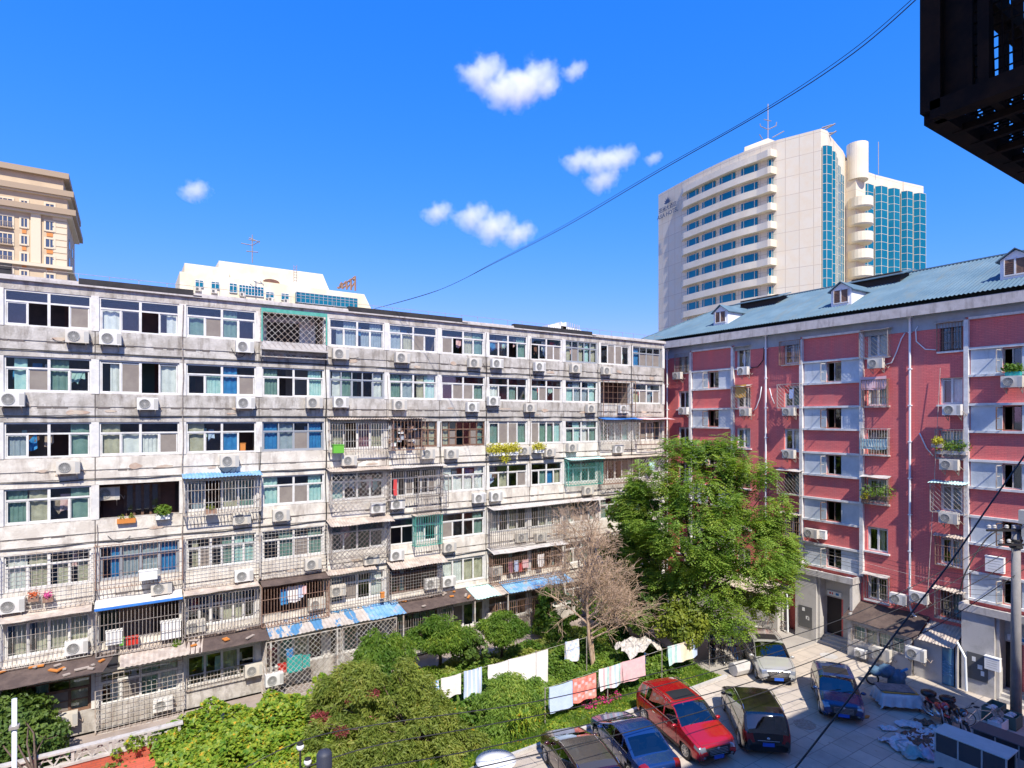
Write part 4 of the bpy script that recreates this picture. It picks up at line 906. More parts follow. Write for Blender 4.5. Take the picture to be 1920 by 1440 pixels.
# ================================================================= small white rooftops far away
FB = thing('distant_building', 'small white rooftop structure peeping over the grey roof near its right end', 'building')
Yd = 240.0; P = lambda x, y: V(onY(x, y, Yd))
b = MB(); b.prism([P(1028,640),P(1028,609),P(1048,606),P(1048,640)],(0,8,0)); b.prism([P(1048,640),P(1048,610),P(1056,611),P(1090,619),P(1092,640)],(0,10,0)); b.prism([P(1052,625),P(1052,603),P(1056,606),P(1062,604),P(1062,625)],(0,5,0)); b.build('wall', m_['white'], FB)
q = MB()
for k in range(6): p = P(1064+k*4.2, 612+k*1.2); q.box(p.x-.15,p.x+.15,Yd-.4,Yd-.1,p.z-2,p.z+2.2)
for k in range(4): p = P(1031+k*4.4, 617-k*.6); q.box(p.x-.3,p.x+.3,Yd-.1,Yd-.02,p.z-.8,p.z+.8)
q.build('balustrade', m_['fascia'], FB)
FB2 = thing('distant_building', 'tiny pale rooftop beside the cream building over the grey parapet', 'building')
b = MB(); P = lambda x, y: V(onY(x, y, 200.)); b.prism([P(318,620),P(318,540),P(337,540),P(337,620)],(0,8,0)); b.build('wall', m_['white'], FB2); b = MB(); b.box(P(320,1).x,P(336,1).x,199.8,199.95,P(320,547).z,P(320,543).z); b.build('window', m_['k'], FB2)
# ================================================================= clouds
def cloudmat():
    m = bpy.data.materials.new('cloud_vapour'); m.use_nodes = True; N = m.node_tree.nodes; K = m.node_tree.links.new; N.remove(N['Principled BSDF'])
    v = N.new('ShaderNodeVolumePrincipled'); K(v.outputs[0], N['Material Output'].inputs['Volume']); v.inputs['Color'].default_value = (1,1,1,1); v.inputs['Anisotropy'].default_value = .1
    tc = N.new('ShaderNodeTexCoord'); n = N.new('ShaderNodeTexNoise'); n.inputs['Scale'].default_value = .026; n.inputs['Detail'].default_value = 8; n.inputs['Roughness'].default_value = .7; K(tc.outputs['Object'], n.inputs[0])
    ln = N.new('ShaderNodeAttribute'); g = N.new('ShaderNodeTexGradient'); g.gradient_type = 'SPHERICAL'
    mp = N.new('ShaderNodeMapping'); K(tc.outputs['Generated'], mp.inputs[0]); mp.inputs['Location'].default_value = (-1,-1,-1); mp.inputs['Scale'].default_value = (2,2,2); K(mp.outputs[0], g.inputs[0])
    a = N.new('ShaderNodeMath'); a.operation = 'MULTIPLY_ADD'; K(g.outputs['Fac'], a.inputs[0]); a.inputs[1].default_value = .34; K(n.outputs['Fac'], a.inputs[2])
    r = N.new('ShaderNodeMapRange'); r.inputs['From Min'].default_value = .60; r.inputs['From Max'].default_value = .86; r.inputs['To Max'].default_value = .06; K(a.outputs[0], r.inputs[0])
    K(r.outputs[0], v.inputs['Density']); N.remove(ln); return m
cmat = cloudmat()
q = random.Random(5)
for lab, parts in (('largest puffy white cloud high above the middle of the roofs', [(905,135,42),(945,165,46),(1000,148,46),(975,178,36),(1025,165,24)]),
                   ('small round cloud just right of the largest cloud', [(1076,133,24)]),
                   ('long white cloud left of the overhead wire', [(885,405,34),(925,425,40),(970,438,32)]),
                   ('faint wisp just left of the long white cloud', [(820,398,28)]),
                   ('small lone cloud above the cream building', [(366,357,27)]),
                   ('broken wispy cloud crossed by the overhead wire', [(1085,300,30),(1125,302,34),(1160,296,32),(1128,338,30)]),
                   ('tiny cloud puff left of the hotel roof', [(1223,297,17)])):
    d = 900.0; cx = sum(p[0] for p in parts)/len(parts); cy = sum(p[1] for p in parts)/len(parts)
    C0 = V(at(cx, cy, d)); T = thing('cloud', lab, 'cloud', C0, 0, 'clouds')
    for x, y, r in parts:
        R_ = r*d/FL*1.32; b = MB(); b.blob((0,0,0), (R_,R_,R_*.72), 0, 0, 3); o = b.build('cloud_puff', cmat, T); o.location = V(at(x,y,d+q.uniform(-15,15)))-C0
# ================================================================= foliage
def lobes_px(L): return [(V(at(x, y, d)), r*d/FL) for x, y, r, d in L]
def foliage(name, lobes, n, size, mat, par, style='leaf', seed=1, flat=.85, gap=-.12, droop=.3, inner=.45):
    q = random.Random(seed); vs = []; fs = []; W = [r**2.2 for _, r in lobes]; tot = sum(W); cum = []; a = 0
    for w_ in W: a += w_/tot; cum.append(a)
    import bisect
    made = 0; tries = 0
    while made < n and tries < n*5:
        tries += 1
        c, R_ = lobes[min(len(lobes)-1, bisect.bisect(cum, q.random()))]
        d = V((q.gauss(0,1), q.gauss(0,1), q.gauss(0,1))).normalized(); k = inner + (1.06-inner)*q.random()**.6
        p = c + V((d.x*R_*k, d.y*R_*k, d.z*R_*k*flat))
        if noise.noise(p*.8+V((seed,0,0))) + .6*noise.noise(p*2.2) < gap or p.z < .05: continue
        made += 1
        out = (d*.7 + V((q.uniform(-1,1), q.uniform(-1,1), q.uniform(-.3,.9)))*.8).normalized()
        if style == 'leaf':
            L_ = size*q.uniform(.6, 1.3); t = out.cross(V((q.uniform(-1,1),q.uniform(-1,1),q.uniform(-1,1)))); 
            if t.length < .01: continue
            t.normalize(); b = out.cross(t); m = len(vs)
            vs += [p-t*L_*.5, p+b*L_*.3, p+t*L_*.5-V((0,0,L_*.15)), p-b*L_*.3]; fs.append((m,m+1,m+2,m+3))
        elif style == 'droop':
            for j in range(3):
                L_ = size*q.uniform(.7, 1.3); t = V((d.x*.4+q.uniform(-1,1), d.y*.4+q.uniform(-1,1), -droop*.8+q.uniform(-.7,.5))).normalized()
                s_ = t.cross(V((q.uniform(-1,1),q.uniform(-1,1),.6))).normalized(); m = len(vs); o = p+V((q.uniform(-.08,.08),q.uniform(-.08,.08),0))
                vs += [o, o+t*L_*.45+s_*L_*.13+V((0,0,.02)), o+t*L_, o+t*L_*.45-s_*L_*.13+V((0,0,.02))]; fs.append((m,m+1,m+2,m+3))
        elif style == 'frond':
            L_ = size*q.uniform(.7, 1.25); t = V((d.x*.7+q.uniform(-1,1), d.y*.7+q.uniform(-1,1), q.uniform(-.45,.45))).normalized()
            s_ = t.cross(V((0,0,1))).normalized(); NP = 4
            for j in range(NP):
                f = (j+.5)/NP; o = p + t*L_*f - V((0,0,droop*L_*f*f)); wl_ = L_*.34*math.sin(.6+2.1*f)
                for sg in (-1, 1):
                    m = len(vs); e = s_*sg*wl_+t*wl_*.45-V((0,0,wl_*.25)); h_ = t*L_*.11
                    vs += [o-h_*.6, o+e*.5-h_, o+e, o+e*.45+h_]; fs.append((m,m+1,m+2,m+3))
        elif style == 'blade':
            L_ = size*q.uniform(.6,1.3); m = len(vs); t = V((q.uniform(-.4,.4),q.uniform(-.4,.4),1)).normalized(); s_ = V((q.uniform(-1,1),q.uniform(-1,1),0)).normalized()*L_*.06
            vs += [p-s_, p+s_, p+t*L_+s_*.2, p+t*L_-s_*.2]; fs.append((m,m+1,m+2,m+3))
    b = MB(); b.v = vs; b.f = fs; b.m = [0]*len(fs)
    return b.build(name, mat, par)
G1 = leafmat('leaf_green', (.09,.19,.032), (.28,.40,.075), .45, .8, (.46,.48,.12))
G2 = leafmat('leaf_fresh', (.06,.145,.018), (.18,.285,.04), .45, .9, (.33,.40,.06))
G3 = leafmat('leaf_olive', (.12,.18,.03), (.29,.34,.07), .45, 1.3, (.44,.40,.12))
G4 = leafmat('leaf_vine', (.07,.18,.015), (.30,.38,.04), .35, 3.4, (.70,.36,.03))
G5 = leafmat('leaf_conifer', (.07,.12,.015), (.23,.27,.03), .3, 1.2)
G6 = leafmat('leaf_dark', (.045,.10,.02), (.14,.21,.04), .35, 1.0)
RDL = leafmat('leaf_red', (.16,.025,.03), (.34,.07,.08), .3, 3)
YL = leafmat('leaf_yellow', (.30,.33,.03), (.55,.50,.06), .4, 3)
def tree(name, label, px, pz, lobes, n, size, mat, style='leaf', seed=1, rad=.16, limbs=6, group=None, extra=None, **k):
    b0 = gnd(*px) if pz is None else pz; T = thing(name, label, 'tree', (0,0,0), 0, group); Lb = lobes_px(lobes)
    t = MB(); q = random.Random(seed+99); cen = sum((c for c, r in Lb), V((0,0,0)))/len(Lb); B = V(b0); top = V((B.x*.6+cen.x*.4, B.y*.6+cen.y*.4, cen.z*.75))
    t.tube([B, B.lerp(top,.5)+V((.08,.05,0)), top], [rad, rad*.8, rad*.55], 8)
    for c, r in sorted(Lb, key=lambda x: q.random())[:max(limbs, 1)*2]:
        s = B.lerp(top, q.uniform(.5, 1)); m = s.lerp(c, .5)+V((q.uniform(-.3,.3), q.uniform(-.3,.3), .25)); t.tube([s, m, c+V((0,0,r*.3))], [rad*.4, rad*.25, rad*.1], 5)
        for j in range(3):
            e = c+V((q.uniform(-1,1),q.uniform(-1,1),q.uniform(-.6,.9)))*r*.8; t.tube([m.lerp(c,.6), m.lerp(e,.7), e], [rad*.16, rad*.1, rad*.04], 4)
    t.build('trunk', m_['bark'], T, smooth=True)
    foliage('crown', Lb, n, size, mat, T, style, seed, **k)
    return T
tree('broadleaf_tree', 'largest green feathery-leaved tree standing before the red block', (1290,1235), None,
     [(1275,850,38,35.5),(1345,865,48,34.5),(1400,885,48,34),(1235,900,55,35.5),(1325,930,75,34),(1425,950,52,34),(1225,975,52,35),(1300,1005,80,33),(1400,1030,78,33.3),(1458,1080,38,33.5),(1190,945,38,36),(1330,1085,66,33),(1430,1120,40,33),(1262,1075,52,34),(1215,1040,36,35),(1362,835,26,35),(1310,842,26,36),(1458,1010,34,34),(1480,1045,24,34)],
     13500, .5, G1, 'frond', 3, .22, 9, gap=-.04, inner=.42)
tree('broadleaf_tree', 'low fern-leaved tree drooping over the parked bicycles', (1375,1205), None, [(1350,1150,36,32),(1378,1172,30,31.8),(1335,1165,30,32)], 650, .45, G1, 'frond', 5, .07, 3, droop=.5, gap=-.2)
tree('conifer_tree', 'yellow-green conifer at the foot of the largest tree', (1290,1225), None, [(1285,1125,28,32.4),(1265,1155,30,32.2),(1300,1160,34,32),(1240,1175,22,32.4),(1285,1185,34,32)], 5200, .2, G5, 'leaf', 6, .09, 4, gap=-.2)
tree('broadleaf_tree', 'bright green tree behind the bare tree, left of the largest tree', (1190,1180), None, [(1190,925,30,38),(1165,970,32,38.5),(1195,990,36,38),(1160,1030,36,38),(1200,1060,40,37.5),(1150,1090,36,38),(1180,1130,40,37),(1230,1020,34,37),(1130,1140,30,37.5),(1205,1150,30,36.5)], 15000, .26, G2, 'leaf', 8, .12, 6, gap=-.15)
tree('broadleaf_tree', 'bushy green tree left of the bare trunk, near the blue lean-to roof', (1035,1190), None, [(1035,1120,26,37),(1030,1150,30,36.5),(1040,1180,30,36),(1065,1140,26,37),(1010,1175,18,36.5)], 5000, .22, G2, 'leaf', 9, .08, 4)
tree('umbrella_tree', 'umbrella-shaped tree with forked trunk left of the garden path', (824,1263), None, [(790,1190,26,31),(825,1175,34,31),(860,1190,28,31),(825,1198,36,30.8),(800,1205,20,30.6),(850,1205,20,30.7)], 4800, .21, G2, 'droop', 10, .11, 5, gap=-.3, flat=.6, droop=.5, group='umbrella trees in the garden')
tree('umbrella_tree', 'umbrella-shaped tree nearer the bare tree, right of the other one', (940,1238), None, [(915,1178,24,32),(945,1165,28,32),(968,1178,22,32),(940,1188,28,31.8)], 3300, .2, G2, 'droop', 11, .09, 4, gap=-.3, flat=.65, droop=.5, group='umbrella trees in the garden')
tree('weeping_shrub', 'dense round dark-green weeping shrub beside the blue laundry', (955,1395), (15.1,21.6,0), [(955,1300,42,26.4),(925,1325,34,26.2),(985,1325,32,26.4),(950,1350,46,26),(985,1360,28,26),(920,1360,28,25.8)], 9000, .17, G1, 'droop', 12, .08, 4, gap=-.35, droop=.7)
tree('peach_tree', 'wide peach tree with drooping narrow leaves filling the bottom centre', None, (10.2,21.6,0),
     [(700,1262,34,25),(655,1270,30,25.2),(620,1290,26,25),(745,1262,34,25),(785,1290,30,24.8),(690,1300,44,24.5),(600,1318,22,25),(820,1325,34,24.5),(850,1350,30,24.3),(745,1330,46,24.3),(640,1340,36,24.3),(790,1370,44,23.8),(690,1370,44,23.8),(610,1375,34,23.5),(860,1390,34,24),(730,1420,48,23),(820,1425,44,23),(885,1425,26,23.8),(640,1430,46,23),(580,1420,26,23.5),(895,1390,20,24.3)], 17000, .2, G3, 'droop', 13, .12, 9, gap=-.16, droop=.35, inner=.4)
tree('peach_tree', 'small bright-green tree top rising behind the wide peach tree', None, (10.6,25.5,0), [(715,1205,34,28),(740,1225,38,27.8),(700,1230,34,27.6),(725,1255,46,27.2)], 4500, .2, G2, 'droop', 14, .09, 4, gap=-.3, droop=.8)
tree('broadleaf_tree', 'olive-green tree in the bottom left corner behind the white post', None, (-2.4,25.2,0), [(20,1325,38,23.5),(55,1345,44,23.5),(20,1385,60,23),(75,1385,46,23.2),(95,1370,28,23.4),(45,1430,66,22.8),(-20,1370,60,23)], 9000, .2, G6, 'leaf', 15, .12, 5, gap=-.25)
tree('broadleaf_tree', 'dark small tree between the two umbrella trees and the path', (880,1235), None, [(880,1205,26,31.5),(868,1222,24,31),(900,1220,20,31)], 1800, .2, G6, 'leaf', 16, .05, 3)
tree('broadleaf_tree', 'dark tree filling the gap between the bare tree and the conifer', None, (24.8,24.6,0), [(1215,1120,34,34),(1195,1160,30,33.5),(1235,1100,30,34.5)], 3000, .22, G6, 'leaf', 17, .07, 3)
# bare tree --------------------------------------------------------------
BTr = thing('bare_tree', 'leafless tree with a pale trunk and dense dead twigs among the laundry', 'tree')
tb = MB(); tw = MB(); q = random.Random(21); base = V((21.04,24.32,0))
def grow(p, d, L_, r, dep):
    n = 4 if dep < 3 else 2; pts = [p]; rs = [r]
    for i in range(n):
        d = (d + V((q.uniform(-.22,.22), q.uniform(-.22,.22), q.uniform(-.1,.2 if dep < 3 else .12)))).normalized(); p = p + d*L_/n; pts.append(p); rs.append(max(r*(1-.6*(i+1)/n), .0065))
    (tb if dep < 1 else tw).tube(pts, rs, 5 if dep < 2 else 3, cap=False)
    if dep >= 4: return
    k = {0:20, 1:9, 2:6, 3:3}[dep]
    for i in range(k):
        u = q.uniform(.25 if dep else .22, 1); j = min(n-1, int(u*n)); s = pts[j].lerp(pts[j+1], u*n-j) if j < n else pts[-1]
        a = q.uniform(0, 6.283); 
        if dep == 0: dd = V((math.cos(a), math.sin(a), .3+1.0*u)).normalized(); LL = 2.95*(1.05-.45*u)*q.uniform(.7,1.1)
        else:
            side = V((q.gauss(0,1), q.gauss(0,1), q.gauss(0,.8)))
            dd = (d*.9 + side.normalized()*.85).normalized(); LL = L_*q.uniform(.38,.62)
        grow(s, dd, LL, rs[j]*.5, dep+1)
grow(base, V((.02,0,1)), 7.6, .12, 0); grow(base+V((.14,.06,0)), V((.05,.02,1)), 6.6, .09, 0)
tb.build('trunk', m_['twig'], BTr, smooth=True); tw.build('branches', m_['twig'], BTr)
# ground planting --------------------------------------------------------
def carpet(name, label, cat, x0, x1, y0, y1, n, h, size, mat, seed, style='leaf', kind='stuff', fn=None, z0=.0, mound=.5):
    q = random.Random(seed); vs = []; fs = []; k = 0
    while k < n:
        x, y = q.uniform(x0, x1), q.uniform(y0, y1)
        k += 1
        if fn and not fn(x, y): continue
        hh = h*max(.05, .55+mound*2*noise.noise(V((x*.9, y*.9, seed)))); z = z0 + hh*q.random()**.35
        L_ = size*q.uniform(.6,1.3); m = len(vs)
        if style == 'blade':
            s_ = V((q.uniform(-1,1), q.uniform(-1,1), 0)).normalized()*L_*.07; t = V((q.uniform(-.5,.5), q.uniform(-.5,.5), 1))*L_; p = V((x,y,z0+max(0,hh-.1)))
            vs += [p-s_, p+s_, p+t+s_*.2, p+t-s_*.2]
        else:
            nn = V((q.gauss(0,.5), q.gauss(0,.5)-.2, 1)).normalized(); t = nn.cross(V((q.uniform(-1,1),q.uniform(-1,1),.1))).normalized(); b = nn.cross(t); p = V((x,y,z))
            vs += [p-t*L_*.5, p+b*L_*.38, p+t*L_*.5-V((0,0,L_*.2)), p-b*L_*.38]
        fs.append((m,m+1,m+2,m+3))
    b = MB(); b.v = vs; b.f = fs; b.m = [0]*len(fs); o = b.build(name, mat)
    tag(o, label, cat); o['kind'] = kind; return o
carpet('vine_bed', 'thick bed of squash vines with yellowing leaves at the lower left', 'vines', .6, 12.5, 22.8, 29.6, 26000, 1.15, .22, G4, 31, fn=lambda x, y: y > 29.4-(x-.6)*.0-3.2*0 and False or (y < 29.5 and y > 22.8 and x > .7+max(0, (28.3-y))*.1 and not (x > 9 and y > 29)))
carpet('hedge_planting', 'low leafy shrubs and weeds filling the garden behind the laundry', 'shrubs', 12.0, 26.0, 21.3, 28.4, 42000, .75, .15, G2, 32, fn=lambda x, y: not (x < 13.5 and y < 22.5))
carpet('hedge_planting', 'strip of dark low shrubs along the path by the grey block', 'shrubs', 9, 26.0, 26.6, 29.1, 13000, .7, .15, G3, 33)
carpet('grass', 'sunlit rough grass strip between the parked cars and the laundry', 'grass', 7, 26.1, 20.05, 22.3, 30000, .22, .16, G2, 34, 'blade')
carpet('grass', 'yellowish weeds spreading at the grass edge by the kerb', 'grass', 7, 26.1, 20.02, 22.6, 15000, .20, .12, G4, 35)
carpet('grass', 'dark weeds under the garden trees', 'grass', -10, 26, 20.1, 29.2, 16000, .18, .16, G6, 36)
fl = carpet('flower_patch', 'patch of magenta flowers below the blue and red laundry', 'flowers', 17.6, 19.9, 20.9, 21.6, 260, .55, .10, leafmat('magenta_petal', (.35,.02,.12), (.6,.04,.2), .3, 3), 37, z0=.05)
foliage_red = thing('red_leaf_shoots', 'dark red leaf sprays mixed into the left side of the wide peach tree', 'leaves')
foliage('leaves', lobes_px([(598,1350,18,24.1),(650,1312,10,23.9),(700,1300,8,23.8),(702,1340,9,23.2),(640,1372,9,23)]), 330, .14, RDL, foliage_red, 'droop', 41, gap=-.1)
T = thing('maize_plants', 'tall pale maize-like stalks beside the dark-green round shrub', 'plant', (0,0,0))
b = MB(); q = random.Random(4)
for k in range(12):
    x, y = 14.3+q.uniform(-.8,.9), 20.9+q.uniform(-.4,.3); b.tube([(x,y,0),(x+.05,y,1.2)], .015, 4)
    for j in range(9):
        a = q.uniform(0,6.28); z = .3+.1*j; e = V((math.cos(a), math.sin(a), 0)); p = V((x,y,z)); s_ = V((-e.y, e.x, 0))*.025
        b.add([p-s_, p+s_, p+e*.25+V((0,0,.22))+s_, p+e*.25+V((0,0,.22))-s_, p+e*.5+V((0,0,.05))], [(0,1,2,3),(3,2,4)])
b.build('stalks', YL if False else G4, T)
# brick planter wall with white concrete balustrade -----------------------
PW = thing('garden_wall', 'low red brick garden wall topped by a white openwork concrete balustrade', 'wall')
b = MB().box(-9, 1.9, 27.95, 28.1, 0, .45).build('brick_base', m_['brickp'], PW)
b = MB(); b.box(-9, 1.9, 27.9, 28.15, .45, .54); b.box(-9, 1.9, 27.88, 28.17, .97, 1.04)
for k in range(10): x = -8.9+1.18*k; b.box(x, x+.1, 27.94, 28.11, .54, .95)
b.build('coping', m_['fascia'], PW)
b = MB()
for k in range(9):
    x = -8.75+1.18*k
    for j in range(2):
        a = x+.5*j; b.bar((a,28.02,.54),(a+.25,28.02,.95),.05); b.bar((a+.25,28.02,.95),(a+.5,28.02,.54),.05); b.bar((a+.05,28.03,.78),(a+.45,28.03,.78),.04)
b.build('openwork', m_['fascia'], PW)
b = MB().box(-9, 3.0, 26.2, 27.9, .0, .05).build('brick_paving', brickmat('orange_brick_paving', (.50,.10,.06), (.56,.13,.08), (.3,.1,.08), .5, .16, 'xy')); struct(b)
# hanging vines over the wall
T = thing('hanging_vine', 'trailing vine stems hanging down the orange brick wall', 'vine'); foliage('leaves', [(V((.2,27.8,.75)),.35),(V((.9,27.8,.6)),.3),(V((-.4,27.8,.5)),.22),(V((1.6,27.7,.6)),.4)], 500, .16, G4, T, 'leaf', 44, gap=-.5)
# ================================================================= air conditioners
acw2 = M('ac_casing_white', (.70,.69,.66), .45, c2=(.60,.58,.54), sc1=1.5)
def make_ac():
    T = thing('air_conditioner', 'x', 'air conditioner')
    b = MB().box(-.41, .41, -.3, 0, 0, .56); b.mi = 1; b.box(.24, .40, -.304, -.3, .05, .5); 
    for k in range(8): b.box(-.413, -.41, -.27, -.03, .08+.055*k, .1+.055*k)
    b.build('casing', [m_['acw'], m_['acr']], T, bevel=.012)
    g = MB(); g.lathe([(.215,-.303),(.225,-.325),(.2,-.33),(.195,-.306)], (-.12, 0, .28), 20, 'y', False)
    for r in (.05,.09,.13,.17): g.lathe([(r,-.322),(r+.012,-.326),(r+.012,-.32),(r,-.322)], (-.12, 0, .28), 16, 'y', False)
    for k in range(8): a = k*math.pi/8; g.bar((-.12-.2*math.cos(a),-.322,.28-.2*math.sin(a)),(-.12+.2*math.cos(a),-.322,.28+.2*math.sin(a)),.008)
    g.build('fan_guard', m_['acr'], T)
    MB().lathe([(.2,-.3015),(.2,-.308),(0,-.308)], (-.12,0,.28), 20, 'y').build('fan', m_['acg'], T)
    b = MB()
    for x in (-.3, .3): b.bar((x,.15,-.02),(x,-.32,-.02),.035); b.bar((x,.15,-.3),(x,-.25,-.03),.025); b.bar((x,.14,-.3),(x,.14,0),.03)
    b.build('bracket', m_['iron'], T)
    h = MB(); h.tube([(.42,-.1,.2),(.5,-.06,.1),(.55,.05,-.02),(.58,.14,.1)], .016, 5); h.build('hose', m_['whiteb'], T)
    return T
ORD = ['first','second','third','fourth','fifth','sixth','seventh','eighth','ninth','tenth','eleventh','twelfth']
ROW = ['top-row','second-row','third-row','fourth-row','fifth-row','sixth-row','ground-floor']
acs = [(144.5,630),(207,634),(459.6,649.7),(22,748.7),(277,756.5),(461,755),(127.6,876),(431,864.6),(454,972),(21,1137),(303,1103),(458,1079.5),(143,1215),(366,1175.7),(122,1353),(476.6,1257.7),(306,1322),
 (640,663),(756,670.4),(590.4,754.8),(640.4,753.8),(751,759),(656,863),(804,851),(848.8,851),(528,966.5),(710,952),(746.7,944.6),(588,1058),(697.7,1048.8),(745.6,1041),(844.6,1025.8),
 (892,679.8),(934,680.8),(1014,687.5),(1082,691),(1140,694.4),(888,763),(927.7,751.7),(996.5,764),(1111,766),(1171.5,767),(986,844.6),(1033,847.7),(1075.6,839.4),(1162,841.5),(900.6,934),(932,931),(1105,919.6),(980,1008),(1016,1008),
 (634.4,1108),(595,1134),(810.4,1094.7),(843,1090.6),(932,1071.7),(515,1275),(927,1157),(203,926)]
acR = [(1268,704),(1391,695),(1279.4,770),(1395,772),(1477,771),(1477,851),(1640,681),(1783.5,768),(1896,715),(1778,871),(1777,971.5),(1519,1000),(1683,1124),(1721,1121)]
acS = [(1652,1227.5),(1715.6,1227.5),(1612.6,1223)]
ac0 = make_ac(); seen = {}; lst = []
for (x, y) in acs:
    dep = 1.2 if (x, y) == (515,1275) else (-.75 if (x, y) == (203,926) else (.12 if y > 1300 and x > 200 else .12))
    p = onY(x, y, 31.5-dep-.3); loc = (p[0], 31.5-dep, p[2]-.28)
    r = min(range(7), key=lambda k: abs(SILL(k)-.45-p[2])) if x != 203 else 3
    bay = sum(1 for s in PX[2:] if p[0] > s); lst.append(('g', r, min(bay,11), x, loc, 0.0))
names = {1268:'top row',1391:'top row',1640:'top row',1279.4:'second row',1395:'second row',1477:'x',1783.5:'second row'}
LR = {(1268,704):'under the top-row window nearest the grey block',(1391,695):'under the top-row window left of the middle downpipe',(1279.4,770):'under the second-row window nearest the grey block',(1395,772):'under the caged window holding the orange cloth',
 (1477,771):'under the second-row lattice cage right of the middle downpipe',(1477,851):'under the uncaged third-row window right of the middle downpipe',(1640,681):'under the top-row diagonal-barred cage',(1783.5,768):'under the second-row window with opened shutters, near the right downpipe',
 (1896,715):'below the plant window at the right edge',(1778,871):'below the window cage full of plants',(1777,971.5):'below the large pale-green diagonal cage',(1519,1000):'above the middle porch beside a small white box',(1683,1124):'standing left of the bent downpipe above the shed roof',(1721,1121):'right of the bent downpipe above the shed roof',
 (1652,1227.5):'at the foot of the shed under its windows',(1715.6,1227.5):'on the shed front left of the blue door',(1612.6,1223):'smallest one at the left foot of the shed'}
for g_, r, bay, x, loc, rz in lst: seen.setdefault((r, bay), []).append(x)
first = True
def put_ac(loc, rz, label, group, sc_=1.0):
    global first
    o = ac0 if first else copy_tree(ac0); first = False
    if U(0, 1) < .4:
        for k_ in o.children:
            if k_.name.startswith('casing'): k_.material_slots[0].link = 'OBJECT'; k_.material_slots[0].material = acw2
    o.location = loc; o.rotation_euler = (0,0,rz); o.scale = (sc_*U(.97,1.04), 1, sc_*U(.96,1.05)); tag(o, label, 'air conditioner', group)
SPC = {203:'air conditioner hung inside the open brown balcony', 515:'air conditioner at the foot of the ground-floor lattice cage'}
for g_, r, bay, x, loc, rz in lst:
    s = sorted(seen[(r, bay)]); w_ = '' if len(s) == 1 else (['left ','right '] if len(s) == 2 else ['left ','middle ','right '])[s.index(x)]
    lab = SPC.get(x) or '%sair conditioner below the %s windows, %s bay from the left, grey block' % (w_, ROW[r], ORD[bay])
    put_ac(loc, rz, lab, 'air conditioners on the grey block', 1.0 if x != 932 else 1.0)
for (x, y) in acR:
    X = 35.8 if (x, y) != (1896,715) else 35.75; p = onX(x, y, X-.3); put_ac((X+.18 if False else X, p[1], p[2]-.28), -math.pi/2, 'air conditioner '+LR[(x, y)]+', red block', 'air conditioners on the red block', 1.0 if x > 1500 else .95)
for (x, y) in acS:
    p = onX(x, y, 34.3); put_ac((34.55, p[1], max(.1, p[2]-.28)), -math.pi/2, 'air conditioner '+LR[(x, y)], 'air conditioners on the red block', .72 if x < 1640 else 1.05)
# meter boxes
for x, y, s, lab in ((1541,1003,.5,'small white box beside the air conditioner above the middle porch'),(1865,1059,.75,'white louvred box on the red wall behind the concrete pole'),(1860.6,1245,.6,'white meter box with cables on the right porch')):
    p = onX(x, y, 35.9 if y < 1200 else 34.95); b = MB(); X = p[0]; b.box(X-.05, X+.18, p[1]-s/2, p[1]+s/2, p[2]-s/2, p[2]+s/2); b.mi = 1
    for k in range(4): z = p[2]-s*.3+k*s*.18; b.box(X-.053, X-.05, p[1]-s*.35, p[1]+s*.35, z, z+.02)
    b.mi = 0; b.box(X-.07, X+.18, p[1]-s/2-.02, p[1]+s/2+.02, p[2]+s/2, p[2]+s/2+.03)
    tag(b.build('meter_box', [m_['white'], m_['acr']], bevel=.008), lab, 'utility box')
# ================================================================= laundry
def sheetmesh(x0, x1, Y, zt, L_, mats, cols, seed, sag=.03, ruf=.03, back=.85):
    b = MB(); q = random.Random(seed); n = max(8, int((x1-x0)/.07)); rows = 8; ph = q.uniform(0,6)
    def P(i, k, side):
        u = i/n; f = k/rows; x = x0+(x1-x0)*u; L2 = L_*(1 if side > 0 else back)
        return (x + .02*math.sin(f*5+ph)*f, Y - side*(.015+.03*f) + ruf*f*math.sin(u*(x1-x0)*7+ph+f*1.5)*side, zt - sag*math.sin(math.pi*u) - L2*f + .025*f*math.sin(u*9+ph*2))
    for side in (1, -1):
        vs = [P(i,k,side) for i in range(n+1) for k in range(rows+1)]; o = len(b.v); b.v += vs
        for i in range(n):
            for k in range(rows): a = o+i*(rows+1)+k; b.f.append([a, a+rows+1, a+rows+2, a+1]); b.m.append(cols(i/n, k/rows))
    return b, mats
def laundry(name, label, cat, pa, pb, pbot, Y, mats, cols=lambda u, v: 0, seed=1, **k):
    a, c = onY(*pa, Y), onY(*pb, Y); bt_ = onY(pa[0], pbot, Y); zt = (a[2]+c[2])/2
    b, m = sheetmesh(a[0], c[0], Y, zt, max(.3, a[2]-bt_[2]), mats, cols, seed, **k); o = b.build(name, m, None, smooth=True); tag(o, label, cat, 'laundry on the garden lines'); return o
laundry('hanging_towel', 'beige hanging cloth, leftmost on the far clothes line', 'cloth', (827,1272), (864,1262), 1310, 24.3, [m_['wh'], m_['cr']], lambda u, v: 0, 1)
laundry('hanging_shirt', 'pale blue-white striped cloth between the beige and long white sheets', 'cloth', (870,1259), (903,1250), 1316, 24.3, [m_['lb'], m_['wh']], lambda u, v: int(u*9) % 2, 2, ruf=.06)
laundry('hanging_sheet', 'small cream sheet left of the long white sheet', 'sheet', (915,1248), (952,1237), 1275, 24.3, [m_['wh']], seed=3)
laundry('hanging_sheet', 'long plain white sheet above the round shrub', 'sheet', (953,1237), (1027,1217), 1302, 24.3, [m_['wh']], seed=4)
